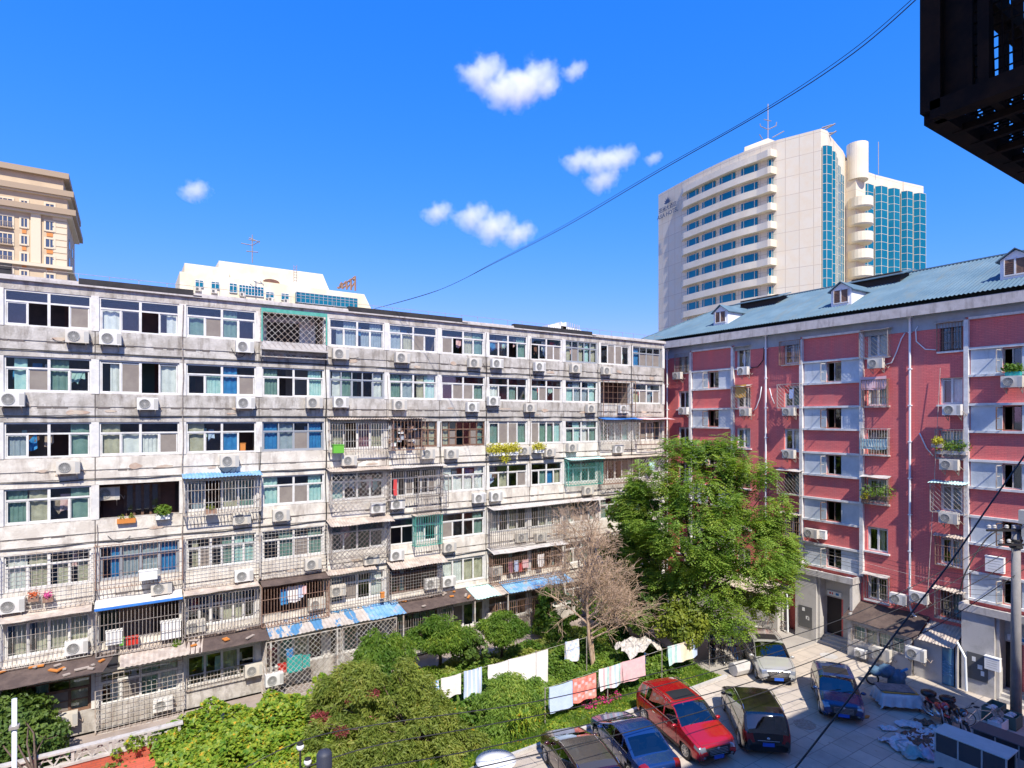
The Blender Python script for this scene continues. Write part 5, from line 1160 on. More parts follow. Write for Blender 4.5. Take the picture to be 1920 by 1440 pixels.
laundry('hanging_shirt', 'patterned blue garment leftmost behind the peach tree', 'garment', (783,1285), (822,1276), 1303, 24.3, [m_['lb'], m_['wh'], m_['b']], lambda u, v: (int(u*13)+int(v*5)) % 3, 5, ruf=.05)
laundry('hanging_shirt', 'grey-white shirt hanging alone left of the bare trunk', 'shirt', (1060,1204), (1085,1197), 1243, 24.9, [m_['wh'], m_['lb']], lambda u, v: 1 if (u+v)*5 % 2 < .6 else 0, 6, ruf=.07)
laundry('hanging_towel', 'plain light blue towel beside the red lace cloth', 'towel', (1030,1289), (1073,1276), 1337, 21.0, [m_['lb']], seed=7, ruf=.012)
laundry('hanging_towel', 'coral red lace-patterned cloth beside the light blue towel', 'cloth', (1074,1275), (1117,1261), 1319, 21.0, [m_['coral'], m_['pk']], lambda u, v: 1 if math.sin(u*20)*math.sin(v*18) > .45 else 0, 8)
laundry('hanging_towel', 'pastel striped cloth right of the bare trunk', 'cloth', (1123,1256), (1167,1241), 1296, 21.0, [m_['wh'], m_['pk'], m_['t'], m_['lb']], lambda u, v: [0,1,0,2,1,0,3,0,2,1][int(u*9.99)], 9, ruf=.05)
laundry('hanging_towel', 'plain pink towel above the red car roof', 'towel', (1167,1241), (1209,1229), 1280, 21.0, [m_['pk'], m_['wh']], lambda u, v: 0, 10, ruf=.012)
laundry('hanging_quilt', 'cream, blue and grey striped quilt, rightmost on the near line', 'quilt', (1252,1212), (1307,1196), 1247, 21.2, [m_['t'], m_['wh'], m_['cr'], m_['lb']], lambda u, v: [0,1,0,1,2,2,2,2,3,3][int(u*9.99)], 11, ruf=.05, back=.6)
for (pa, pb, Y, lab) in (((775,1288),(1100,1195),24.3,'far clothes line carrying the white sheets'),((1022,1291),(1330,1188),21.1,'near clothes line carrying the blue, red and pink cloths')):
    a, c = onY(*pa, Y), onY(*pb, Y); T = thing('clothes_line', lab, 'clothes line', (0,0,0), 0, 'garden clothes lines'); z = 1.82
    b = MB(); b.tube([(a[0], Y, a[2]), ((a[0]+c[0])/2, Y, (a[2]+c[2])/2-.02), (c[0], Y, c[2])], .008, 4); b.build('line', m_['whiteb'], T)
    for k in range(4): x = a[0]+(c[0]-a[0])*k/3; zz = a[2]+(c[2]-a[2])*k/3; MB().tube([(x,Y,0),(x,Y,zz+.05)], .025, 6).build('post', m_['iron'], T)
b = MB(); c = gnd(1190, 1215); T = thing('plastic_tarp', 'crumpled pale floral tarp thrown over junk behind the bare tree', 'tarp', (0,0,0))
vs = []; n = 16
ctr = V(at(1195,1197,32.2))
for i in range(n+1):
    for k in range(n+1):
        u, v = i/n-.5, k/n-.5; vs.append((ctr.x+u*2.4+.2*noise.noise(V((u*5,v*5,1))), ctr.y+v*1.4, ctr.z-.05-.6*(u*u*2.2+v*v*1.8)+.4*noise.noise(V((u*4,v*4,7)))+.1*noise.noise(V((u*11,v*11,3)))))
b.add(vs, [(i*(n+1)+k,(i+1)*(n+1)+k,(i+1)*(n+1)+k+1,i*(n+1)+k+1) for i in range(n) for k in range(n)]); b.build('sheet', M('floral_tarp', (.6,.55,.5), .8, c2=(.3,.28,.26), sc1=7), T)
# in-cage laundry, planters and clutter on the grey block -------------------
def hang(x, y, w_, h_, mat, lab, dep=.4, cat='garment', plane='Y', grp='clothes drying on the balconies'):
    p = onY(x, y, 31.5-dep) if plane == 'Y' else onX(x, y, 36.1-dep); T = None; b, m = sheetmesh(-w_/2, w_/2, 0, h_/2, h_, [mat], lambda u, v: 0, int(x), ruf=.03, back=.8)
    o = b.build('hanging_clothes', m, None, smooth=True); o.location = p
    if plane == 'X': o.rotation_euler = (0,0,-math.pi/2)
    tag(o, lab, cat, grp)
for x, y, w_, h_, mt, lab, dp in ((532,1118,.35,.75,'b','dark blue garment in the laundry cage above the patchy blue lean-to roof',.4),(551,1113,.6,.8,'wh','white garment in the laundry cage above the patchy blue lean-to roof',.4),(564,1108,.3,.6,'lb','pale garment between white and pink ones in the laundry cage',.45),(571,1105,.22,.45,'pk','small pink garment in the laundry cage',.5),
    (957,1063,.3,.7,'p','purple garment, leftmost drying above the long blue lean-to roof',.45),(968,1061,.28,.7,'lb','pale blue garment second in the row above the long blue roof',.45),(976,1063,.26,.55,'r','red garment drying above the long blue lean-to roof',.45),(985,1056,.45,.5,'pk','pink patterned garment at the right of the row above the blue roof',.45),(1014,1050,.5,.8,'wh','white garment near the broken white frame above the blue roof',.5),
    (1222,873,.5,.6,'t','turquoise cloth on the cage beside the red block corner',.62),(741,913,.2,.9,'r','red string of peppers hanging between two balconies',.5),(724,835,.0,.0,'r','',0)):
    if w_: hang(x, y, w_, h_, m_[mt], lab, dp)
for x, y, w_, h_, mt, lab in ((1389,733,.85,.9,'yel','orange cloth in the second-row red block cage'),(1476,730,.3,.5,'r','red garment in the lattice cage of the red block'),(1484,738,.3,.6,'lb','pale blue garment in the lattice cage of the red block'),(1637,718,1.4,.75,'pk','pink striped curtain in the red block cage'),(1637,832,1.5,.6,'t','turquoise quilt stuffed in the red block cage')):
    hang(x, y, w_, h_, m_[mt], lab, .36, 'cloth', 'X', 'cloths in the red block cages')
def planter(x, y, w_, dep, mat, leaf, n, lab, box='whiteb', plane='Y', size=.12, up=.3, hangd=.0, wide=1.0):
    p = V(onY(x, y, 31.5-dep) if plane == 'Y' else onX(x, y, 36.1-dep)); T = thing('potted_plant', lab, 'potted plant', (0,0,0), 0, 'balcony plants'); b = MB()
    if plane == 'Y': b.box(p.x-w_/2, p.x+w_/2, p.y-.13, p.y+.13, p.z-.2, p.z); ax = V((1,0,0))
    else: b.box(p.x-.13, p.x+.13, p.y-w_/2, p.y+w_/2, p.z-.2, p.z); ax = V((0,1,0))
    b.build('planter', m_[mat], T); L2 = []
    k = max(1, int(w_/.3))
    for i in range(k): L2.append((p+ax*(w_*(i+.5)/k-w_/2)*wide+V((0,-.05 if plane == 'Y' else 0,up*.6)), up))
    if hangd: L2.append((p+V((0,-.15,-hangd*.5)), hangd*.55))
    foliage('leaves', L2, n, size, leaf, T, 'leaf', int(x), gap=-.6, inner=.1)
planter(305,965,.55,.2,'white',G2,260,'white planter box with bright bush on the open brown balcony',size=.14,up=.34)
planter(237,972,.7,.1,'orange',G3,60,'shallow tray of withered plants on the open balcony sill',size=.1,up=.16)
planter(945,848,2.0,.35,'white',YL,1100,'long white planter with trailing yellow-green vine',size=.14,up=.42,hangd=.7,wide=1.1)
planter(1010,843,.7,.35,'cloth_p' if 'cloth_p' in m_ else 'white',YL,320,'small planter with yellow-green plant right of the trailing vine',size=.13,up=.36)
planter(63,1118,.35,.3,'rust',M('orange_flower',(.6,.12,.03),.7),120,'left potted plant with orange-red flowers on the mesh cage',size=.09,up=.2)
planter(90,1119,.35,.3,'rust',M('pink_flower',(.6,.08,.25),.7),120,'right potted plant with magenta flowers on the mesh cage',size=.09,up=.2)
planter(1645,930,1.2,.3,'brownf',G1,500,'thick green plants filling a red block window cage',plane='X',size=.13,up=.5)
planter(1622,935,.3,.45,'brownf',YL,120,'yellowish plant trailing outside the red block plant cage',plane='X',size=.12,up=.25)
planter(1785,845,1.3,.3,'whiteb',G2,420,'row of leafy pots in the third-row red block cage',plane='X',size=.13,up=.4)
planter(1758,832,.5,.5,'whiteb',YL,160,'yellow-leaved plant leaning out beside the right downpipe',plane='X',size=.13,up=.3)
planter(1900,697,.6,.3,'teal',G2,220,'bright green plant on the sill at the right edge',plane='X',size=.16,up=.3)
planter(395,955,.5,.45,'rust',G3,90,'pot of dry plants in the blue-roofed cage',size=.09,up=.18)
planter(330,1210,.5,.5,'whiteb',G2,120,'green plant on the white cabinet in the blue-edged cage',size=.1,up=.2)
# boxes and bits
def crate(x, y, w_, h_, d_, mat, lab, dep=.3, cat='box', name='storage_box'):
    p = onY(x, y, 31.5-dep-d_/2); b = MB(); b.box(p[0]-w_/2, p[0]+w_/2, p[1]-d_/2, p[1]+d_/2, p[2]-h_/2, p[2]+h_/2); b.box(p[0]-w_/2-.02, p[0]+w_/2+.02, p[1]-d_/2-.02, p[1]+d_/2+.02, p[2]+h_/2, p[2]+h_/2+.03)
    tag(b.build(name, m_[mat], None, bevel=.012), lab, cat)
crate(634,842,.55,.42,.3,'lime','bright lime green plastic box outside the barred third-row window',.4)
crate(278,1078,.7,.4,.3,'white','tilted white basin on the fifth-row cage rack',.4,'basin','wash_basin')
crate(320,1180,.8,.75,.4,'white','white cabinet inside the blue-edged cage',.12,'cabinet','cabinet')
crate(214,1195,.6,.55,.35,'white','white washing machine inside the blue-edged cage',.12,'appliance','washing_machine')
crate(228,1203,.18,.3,.2,'lime','small lime green bottle between appliances in the blue-edged cage',.25,'bottle','plastic_bottle')
crate(248,1201,.45,.3,.3,'redp','pink-red basin on the floor of the blue-edged cage',.2,'basin','wash_basin')
crate(529,1253,.35,.35,.3,'redp','red bucket behind the ground-floor lattice',.9,'bucket','bucket')
crate(552,1245,.7,.75,.15,'teal','teal board leaning behind the ground-floor lattice',.9,'board','board')
crate(574,1240,.35,.55,.15,'teal','narrow teal board right of the bigger teal board',.9,'board','board')
crate(543,1225,.3,.35,.2,'b','blue box above the teal board behind the lattice',.85)
crate(717,1116,.2,.28,.18,'orange','small orange flower pot on the ledge above the lattice cage',.5,'pot','flower_pot')
crate(450,845,.0001+.5,.7,.1,'orange','orange wooden chair back behind the third-row window',-.5,'chair','wooden_chair')
q = random.Random(9)
for k in range(22):    # junk in the brown cage
    x = q.uniform(731, 778); y = q.uniform(795, 838); 
    crate(x, y, q.uniform(.12,.4), q.uniform(.06,.22), q.uniform(.1,.3), q.choice(['rust','white','brownf','asb','rust','k']), 'piece of junk piled in the brown third-row cage', .2, 'junk', 'junk_piece'); 
for o in col.objects:
    if o.name.startswith('junk_piece'): o['group'] = 'junk in the brown cage'
for k in range(34):    # loose bricks on the felt roofs
    a = (-4.3, -.5) if k < 14 else ((2.4, 5.4) if k < 22 else (12.8, 16.8)); s = q.uniform(*a); f = q.uniform(.15,.95); z = 3.42-.38*f+.045; b = MB(); w_ = q.choice([.24,.24,.12,.5]); b.box(-w_/2, w_/2, -.06, .06, 0, .05)
    o = b.build('loose_brick', m_['asb'] if k % 3 else m_['orange']); o.location = (s, 31.5-.06-1.39*f, z); o.rotation_euler = (.1, 0, q.uniform(-1,1)); tag(o, 'loose brick or tile shard lying on a dark felt lean-to roof', 'brick', 'bricks on the felt roofs')
# ================================================================= cars
def lerp(t, xs): # piecewise-smooth profile: xs [(x, v)]
    if t <= xs[0][0]: return xs[0][1]
    for (a, va), (b, vb) in zip(xs, xs[1:]):
        if t <= b:
            u = (t-a)/(b-a); return va + (vb-va)*u
    return xs[-1][1]
tyre_m = M('tyre_rubber', (.02,.02,.02), .8); lampw = M('lamp_lens', (.30,.32,.35), .08, metal=.5, spec=.9); lampr = M('tail_lens', (.22,.008,.008), .15, spec=.9)
blackp = M('black_trim', (.02,.02,.022), .5); platem = M('plate_blue', (.02,.10,.5), .4); rimm = M('alloy_rim', (.62,.62,.60), .3, metal=.7)
inter = M('car_interior', (.022,.02,.02), .8, c2=(.05,.045,.04), sc1=2)
def car(name, label, loc, heading, L_, W, H, paint, kind='suv', rails=False, sunroof=False, roofmat=None, plate='', face=1, extra=None):
    T = thing(name, label, 'car', (*loc, 0), math.atan2(heading[1], heading[0]), 'parked cars')
    h = L_/2; hw = W/2
    if kind == 'suv':
        top = [(-h,.55),(-h+.03,.80),(-h+.10,1.02),(-h+.55,H-.09),(-h+1.0,H-.01),(-.3,H),(.35,H-.05),(.62,H-.14),(1.25,1.12),(1.5,1.06),(h-.35,.93),(h-.1,.80),(h-.02,.62),(h,.5)]
        ws = (.48, 1.22); rw_ = (-h+.10,-h+.58); roof = (-h+.6, .48); sw = (-h+.55, .98); wb = (-h+.92, h-.88); belt = 1.0
    elif kind == 'hatch':
        top = [(-h,.5),(-h+.03,.8),(-h+.12,.98),(-h+.6,H-.1),(-h+1.1,H),(-.2,H),(.2,H-.05),(.45,H-.12),(1.15,1.0),(1.4,.95),(h-.35,.84),(h-.1,.72),(h-.02,.58),(h,.45)]
        ws = (.32, 1.12); rw_ = (-h+.12,-h+.62); roof = (-h+.65, .32); sw = (-h+.6, .85); wb = (-h+.82, h-.86); belt = .9
    else:
        top = [(-h,.5),(-h+.03,.82),(-h+.12,.96),(-h+.75,1.0),(-h+1.45,H-.1),(-h+1.75,H-.02),(-.1,H),(.25,H-.05),(.5,H-.14),(1.2,1.0),(1.45,.95),(h-.35,.84),(h-.1,.72),(h-.02,.58),(h,.45)]
        ws = (.36, 1.17); rw_ = (-h+.78,-h+1.46); roof = (-h+1.5, .36); sw = (-h+1.15, .9); wb = (-h+.95, h-.88); belt = .9
    xs = sorted(set([round(-h+.0,3), -h+.015, -h+.04, -h+.08] + [round(-h+.1+i*.045, 3) for i in range(int((L_-.2)/.045)+1)] + [h-.08, h-.04, h-.015, h]))
    def zt(x): return (lerp(x-.03, top)+lerp(x, top)*2+lerp(x+.03, top))/4
    def ring(x):
        e = min(1, (h-abs(x))/.55); wk = hw*(1-.17*(1-e)**2.2 - (.06 if e < .03 else 0)); z = zt(x); zb = min(belt+.03*(x<0), z-.06)
        zs = .22 + (.12 if abs(x) > h-.12 else 0)
        tum = .30*max(0, z-zb); wr = wk-.02-tum*.72
        P = [(wk*.90, zs), (wk*.985, zs+.12), (wk, (zs+zb)*.5), (wk*.995, zb-.12), (wk*.965, zb)]
        for f in (.08,.3,.55,.8,.94): P.append((wk*.965+(wr-wk*.965)*f, zb+(z-.05-zb)*f))
        P += [(wr-.03, z-.035), (wr-.10, z-.012), (wr*.7, z+.004), (wr*.4, z+.014), (wr*.15, z+.018), (0, z+.02)]
        return P
    R_ = [ring(x) for x in xs]; m = len(R_[0]); nr = 2*m-1
    vs = []
    for x, P in zip(xs, R_):
        for (y, z) in P: vs.append((x, -y, z))
        for (y, z) in P[-2::-1]: vs.append((x, y, z))
    parts = {}
    for i in range(len(xs)-1):
        for k in range(nr-1):
            a, b_ = i*nr+k, i*nr+k+1; f = (a, a+nr, b_+nr, b_); c = sum((V(vs[j]) for j in f), V())/4
            kk = min(k, nr-2-k); key = 'body'
            if any((c.x-wx)**2+(c.z-.33)**2 < .40**2 for wx in wb) and abs(c.y) > hw*.72: continue
            if 4 < kk <= 8 and sw[0] < c.x < sw[1] and abs(c.y) > hw*.55:
                pil = [-.02, sw[0]+.42*(kind != 'hatch')] 
                lim = lerp(c.x, top)-.10
                if c.z > belt+.05 and c.z < lim and not any(abs(c.x-p_) < .04 for p_ in pil): key = 'side_window'+('_r' if c.y < 0 else '_l')
            if kk >= 10:
                if ws[0] < c.x < ws[1]: key = 'windscreen'
                elif rw_[0] < c.x < rw_[1] and kk >= 11: key = 'rear_window'
                elif sunroof and kk >= 12 and roof[1]-.95 < c.x < roof[1]-.25: key = 'sunroof'
                elif roofmat and roof[0]+.1 < c.x < roof[1]-.05 and kk >= 11: key = 'glass_roof'
            if c.x > h-.40 and .64 < c.z < .80 and abs(c.y) > hw*.58 and kk > 2: key = 'headlight'+('_r' if c.y < 0 else '_l')
            if c.x > h-.42 and .48 < c.z <= .76 and abs(c.y) <= hw*.5 and c.x > h-.16: key = 'grille'
            if c.x < -h+.32 and .74 < c.z < 1.0 and abs(c.y) > hw*.55 and key == 'body': key = 'tail_light'+('_r' if c.y < 0 else '_l')
            if c.z < .34 and key == 'body': key = 'sill'
            parts.setdefault(key, []).append(f)
    mats = {'body':paint,'side_window':m_['carglass'],'windscreen':m_['carglass'],'rear_window':m_['carglass'],'sunroof':blackp,'glass_roof':roofmat or blackp,'headlight':lampw,'grille':blackp,'tail_light':lampr,'sill':blackp}
    for key, F_ in parts.items():
        idx = {}; b = MB()
        for f in F_:
            b.f.append([idx.setdefault(j, len(idx)) for j in f]); b.m.append(0)
        b.v = [None]*len(idx)
        for j, q_ in idx.items(): b.v[q_] = vs[j]
        nm = key[:-2] if key[-2:] in ('_l','_r') else key
        o = b.build(nm, mats[nm], T, smooth=True)
        if nm == 'grille':
            g = MB()
            for k in range(5): z = .5+.05*k; g.box(h-.14-(.03*k if k > 3 else 0), h+.012-.012*k, -hw*.44, hw*.44, z, z+.014)
            g.build('grille_bar', m_['chrome'], o)
    c0 = MB(); c0.box(-h+.3, h-.3, -hw+.12, hw-.12, .2, .55); c0.build('underbody', blackp, T)
    se = MB()
    for x in (.15, -.75 if kind != 'sedan' else -.5):
        for y in (-.38, .38): se.box(x-.25, x+.25, y-.25, y+.25, .55, .72); se.prism([(x-.28,y-.23,.7),(x-.12,y-.23,.7),(x-.28,y-.2,1.18),(x-.38,y-.2,1.18)], (0,.44,0)); se.box(x-.38,x-.27,y-.12,y+.12,1.18,1.30 if kind != 'sedan' else 1.2)
    se.box(.95, 1.25, -.65, .65, .7, .92); se.tube([(.72+.17*math.cos(t)*.4, .38+.17*math.sin(t), .95+.17*math.cos(t)) for t in [k*.524 for k in range(13)]], .014, 4)
    se.build('seat', inter, T)
    for wx in wb:
        for s in (-1, 1):
            y = s*(hw-.11); w_ = MB(); w_.lathe([(.20,-.10),(.30,-.11),(.335,-.07),(.34,0),(.335,.07),(.30,.11),(.20,.10)], (0,0,0), 28, 'y', False)
            wo = w_.build('wheel', tyre_m, T, smooth=True); wo.location = (wx, y, .34)
            r_ = MB(); r_.lathe([(.215,s*.09),(.225,s*.105),(.20,s*.10),(.19,s*.05)], (0,0,0), 24, 'y', False)
            for k in range(10): a = k*math.pi/5; r_.bar((.03*math.cos(a),s*.085,.03*math.sin(a)),(.205*math.cos(a),s*.09,.205*math.sin(a)),.03)
            r_.lathe([(.05,s*.06),(.05,s*.1),(0,s*.1)], (0,0,0), 10, 'y'); r_.build('rim', rimm, wo)
            d_ = MB(); d_.lathe([(.2,s*.03),(0,s*.03)], (0,0,0), 16, 'y'); d_.build('brake_disc', blackp, wo)
    for s in (-1, 1):
        b = MB(); b.blob((sw[1]-.02, s*(hw+.10), belt+.08), (.07,.12,.08), 3, .1, 2); b.bar((sw[1], s*(hw-.05), belt+.03),(sw[1]-.01, s*(hw+.05), belt+.06), .04); b.build('mirror', paint, T, smooth=True)
        for dx in (.5, -.42): MB().box(dx-.28-.1, dx-.28+.1, s*(hw-.006) - .012, s*(hw-.006)+.012, belt-.17, belt-.14).build('door_handle', m_['chrome'] if kind != 'x' else paint, T)
        tr = MB(); 
        pts = [(sw[0]+ (sw[1]-sw[0])*k/12) for k in range(13)]; tr.tube([(x, s*(ring(x)[4][0]+.006), belt+.045) for x in pts], .010, 4); tr.build('window_trim', m_['chrome'], T)
        if rails:
            b = MB(); x0, x1 = roof[0]+.12, roof[1]-.2; n = 8; b.tube([(x0+(x1-x0)*k/n, s*(ring(x0+(x1-x0)*k/n)[10][0]+.0), zt(x0+(x1-x0)*k/n)+(.01 if k in (0,n) else .05)) for k in range(n+1)], .016, 6); b.build('roof_rail', m_['chrome'], T)
    for s, zz in ((1,.40),(-1,.62 if kind != 'sedan' else .6)):
        b = MB(); x = s*(h+.006) ; b.box(min(x,x-s*.05), max(x,x-s*.05), -.22, .22, zz-.07, zz+.07); po = b.build('licence_plate', platem, T)
        d_ = MB(); q_ = random.Random(int(L_*100)+s)
        if plate:
            t_ = textmesh('plate_characters', plate, .13, m_['white'], po); R3 = Matrix(((0,0,s),(s,0,0),(0,1,0))).to_4x4(); t_.matrix_local = Matrix.Translation((x+s*.004, 0, zz)) @ R3
    sm = MB()
    for s in (-1, 1):
        for dx in (sw[0]+.42*(kind != 'hatch')+.0, -.02, sw[1]-.02):
            P_ = ring(dx); sm.tube([(dx+.0, s*(P_[j][0]+.003), P_[j][1]) for j in (1,2,3,4)], .007, 4)
        xx = [ws[1]+.02+(h-.16-ws[1]-.02)*k/8 for k in range(9)]; sm.tube([(x, s*(ring(x)[11][0]-.02), ring(x)[11][1]+.012) for x in xx], .006, 4)
        sm.tube([(x, s*(ring(x)[1][0]+.004), .36) for x in [-h*.55+h*1.1*k/6 for k in range(7)]], .008, 4)
    sm.tube([(h-.17, y, zt(h-.17)+.016) for y in [-hw*.7+hw*1.4*k/8 for k in range(9)]], .007, 4)
    sm.build('panel_gap', blackp, T)
    if kind == 'suv':
        cl = MB()
        for s in (-1, 1):
            for wx in wb: cl.tube([(wx+.415*math.cos(a_), s*(hw-.02), .33+.415*math.sin(a_)) for a_ in [math.pi*k/12 for k in range(13)]], .022, 5)
            cl.box(wb[0]+.42, wb[1]-.42, min(s*(hw-.07), s*(hw-.01)), max(s*(hw-.07), s*(hw-.01)), .24, .33)
        cl.build('cladding', blackp, T)
    fg = MB()
    for s in (-1, 1): fg.blob((h-.05, s*hw*.68, .42), (.03,.09,.045), 1, 0, 2)
    fg.build('fog_lamp', lampw, T, smooth=True)
    bd_ = MB(); bd_.blob((h-.035, 0, .72), (.02,.07,.045), 1, 0, 2); bd_.blob((-h+.02, 0, .86), (.02,.07,.045), 1, 0, 2); bd_.box(-h-.004, -h+.02, -.42, .42, .76, .785); bd_.build('badge', m_['chrome'], T)
    if ws[1] > 0:
        ds = MB(); ds.box(ws[1]-.42, ws[1]-.05, -hw*.72, hw*.72, belt-.14, belt-.06); ds.box(rw_[0]+.12, rw_[0]+.62, -hw*.7, hw*.7, belt-.12, belt-.06); ds.build('dashboard', M('dash', (.03,.03,.03), .9) if 'dash' not in bpy.data.materials else bpy.data.materials['dash'], T)
        pp = MB(); pp.box(ws[1]-.36, ws[1]-.2, -.3, -.02, belt-.05, belt-.045); pp.build('paper', m_['white'], T)
    wp = MB(); 
    for y in (-.45, .1): wp.bar((ws[1]+.02, y, zt(ws[1]+.02)+.03), (ws[1]-.12, y+.5, zt(ws[1]-.12)+.035), .014)
    wp.build('wiper', blackp, T)
    return T
def paintm(n, c, c2=None): return M('car_paint_'+n, c, .22, metal=.25, coat=.9, spec=.6)
car('parked_car', 'red sports utility car facing the viewer in the middle of the parked row', (19.95,17.3), (-.24,-.97), 4.85, 1.94, 1.74, paintm('red', (.42,.008,.015)), 'suv', rails=True, sunroof=True)
car('parked_car', 'silver car with roof rails parked nearest the red block porch', (29.1,19.4), (-.66,-.75), 4.5, 1.86, 1.72, paintm('silver', (.42,.41,.38)), 'suv', rails=True, sunroof=True)
car('parked_car', 'blue hatchback facing the viewer, half in the shade beside the covered motorcycle', (28.35,15.25), (-.80,-.60), 4.25, 1.80, 1.48, paintm('blue', (.008,.035,.13)), 'hatch', sunroof=True)
car('parked_car', 'black car seen from behind between the red and blue cars', (22.95,15.95), (.66,.75), 4.8, 1.92, 1.70, paintm('black', (.012,.010,.010)), 'suv', rails=True, roofmat=M('dark_glass_roof', (.012,.010,.009), .12, spec=.6))
car('parked_car', 'dark blue saloon seen from behind, left of the red car', (16.95,17.25), (.26,.966), 4.6, 1.8, 1.46, paintm('navy', (.010,.04,.16)), 'sedan')
car('parked_car', 'dark red-black saloon at the bottom edge, leftmost of the parked cars', (14.25,17.2), (.28,.96), 4.7, 1.82, 1.5, paintm('maroon', (.045,.010,.012)), 'suv', rails=True, roofmat=M('grey_glass_roof', (.06,.055,.05), .1, spec=.8))
# stickers and papers
# ================================================================= two-wheelers
def wheel(b, c, r, t, ax, spokes=0, tube_r=.03):
    ax = V(ax).normalized(); u = ax.cross(V((0,0,1))).normalized(); w_ = V((0,0,1)); n = 22
    P = [V(c)+u*r*math.cos(2*math.pi*k/n)+w_*r*math.sin(2*math.pi*k/n) for k in range(n+1)]
    b.tube(P, tube_r, 5, cap=False)
    for k in range(spokes): a = math.pi*2*k/spokes; b.bar(V(c), V(c)+u*r*math.cos(a)+w_*r*math.sin(a), .006 if tube_r < .03 else .014)
def motorcycle(label, loc, ang, body, boxm, small=False):
    T = thing('motorcycle', label, 'motorcycle', (*loc,0), ang, 'parked motorcycles'); k = .8 if small else 1; T.scale = (1.15,1.3,1.12)
    for x, s in ((.66*k,'f'),(-.6*k,'r')):
        b = MB(); wheel(b, (x,0,.3), .25, 0, (0,1,0), 0, .055); w_ = b.build('wheel', tyre_m, T, smooth=True); b = MB(); wheel(b, (x,0,.3), .19, 0, (0,1,0), 10, .012); b.lathe([(.09,-.04),(.09,.04)], (x,0,.3), 12, 'y'); b.build('rim', m_['alu'], w_)
    b = MB(); b.blob((.0,0,.42), (.30,.13,.17), 1, .25, 2); b.bar((.66*k,.07,.3),(.42*k,.07,.85),.04); b.bar((.66*k,-.07,.3),(.42*k,-.07,.85),.04); b.bar((-.6*k,.09,.3),(-.1,.1,.35),.05); b.bar((-.6*k,-.09,.3),(-.1,-.1,.35),.05)
    b.tube([(.1,-.15,.3),(-.3,-.18,.26),(-.8*k,-.18,.34)], .04, 6); b.build('engine_frame', m_['alu'], T, smooth=True)
    b = MB(); b.blob((.16*k,0,.74), (.27,.15,.15), 2, .1, 2); b.blob((-.5*k,0,.66), (.28,.12,.08), 3, .1, 2); b.blob((.66*k,0,.60), (.17,.075,.05), 4, .1, 2); b.blob((.5*k,0,.9), (.13,.15,.17), 5, .15, 2); b.build('fairing', body, T, smooth=True)
    b = MB(); b.blob((-.22*k,0,.80), (.36,.14,.07), 6, .1, 2); b.build('seat', m_['black'], T, smooth=True)
    b = MB(); b.tube([(.28*k,.36,1.02),(.36*k,.2,1.02),(.42*k,0,.95),(.36*k,-.2,1.02),(.28*k,-.36,1.02)], .016, 6)
    for s in (-1,1): b.bar((.38*k,s*.2,1.02),(.42*k,s*.3,1.22),.012); b.blob((.42*k,s*.32,1.24), (.02,.06,.04), 7, .1, 1)
    b.build('handlebar', m_['black'], T); MB().blob((.62*k,0,.9), (.05,.08,.08), 8, 0, 2).build('headlight', lampw, T, smooth=True)
    if boxm: b = MB(); b.lathe([(.0,0),(.22,.01),(.25,.08),(.24,.16),(.15,.21),(0,.22)], (-.60*k,0,.80), 22); b.build('top_box', boxm, T, smooth=True)
    return T
helm = M('glossy_black_case', (.02,.018,.02), .25); redb = paintm('moto_red', (.40,.02,.03)); 
motorcycle('red motorcycle with round black top case between the cloth table and black motorcycle', gnd(1757,1338,.4)[:2], math.atan2(-.75,-.66), redb, helm)
motorcycle('black motorcycle with round top case, right of the red one', gnd(1792,1350,.4)[:2], math.atan2(-.72,-.70), paintm('moto_black', (.02,.02,.022)), helm)
def bicycle(label, loc, ang, fm=None, basket=False, lean=.12, child=False, group='parked bicycles'):
    T = thing('bicycle', label, 'bicycle', (*loc,0), ang, group); T.rotation_euler = (lean, 0, ang); fm = fm or m_['black']; k = .8 if child else 1
    for x in (.53*k, -.53*k):
        b = MB(); wheel(b, (x,0,.33*k), .31*k, 0, (0,1,0), 0, .018); w_ = b.build('wheel', tyre_m, T); b = MB(); wheel(b, (x,0,.33*k), .29*k, 0, (0,1,0), 14, .007); b.build('spokes', m_['alu'], w_)
    b = MB(); A, B_, C_, D_, E_ = (-.53*k,0,.33*k), (-.05*k,0,.3*k), (-.2*k,0,.82*k), (.36*k,0,.82*k), (.53*k,0,.33*k)
    for p, q_ in ((A,B_),(A,C_),(B_,C_),(C_,D_),(B_,D_),(D_,E_),(C_,(-.22*k,0,.92*k)),(D_,(.33*k,0,1.0*k))): b.bar(p, q_, .028)
    b.build('frame', fm, T); MB().blob((-.23*k,0,.94*k), (.13,.07,.035), 1, .1, 2).build('saddle', m_['black'], T)
    b = MB(); b.tube([(.2*k,.27,1.02*k),(.34*k,.2,1.02*k),(.34*k,-.2,1.02*k),(.2*k,-.27,1.02*k)], .012, 5); b.build('handlebar', m_['alu'], T)
    if basket:
        b = MB()
        for i in range(9):
            for zz in (.68,.9): b.bar((.45+.03*i,-.16,zz),(.45+.03*i,.16,zz),.01) if i in (0,8) else None
        for i in range(12):
            y = -.16+.32*i/11; b.bar((.45,y,.68),(.45,y,.9),.01); b.bar((.7,y,.68),(.72,y,.9),.01)
        for i in range(6):
            z = .68+.044*i; b.bar((.45,-.16,z),(.7,-.16,z),.01); b.bar((.45,.16,z),(.7,.16,z),.01); b.bar((.7,-.16,z),(.7,.16,z),.01)
        b.build('basket', m_['whiteb'], T)
    return T
g = lambda x, y: gnd(x, y)[:2]
bicycle('small electric bicycle with white wire basket and red saddle box in the shade', gnd(1840,1352,.3)[:2], math.atan2(-.9,.1)+.6, m_['chrome'], True)
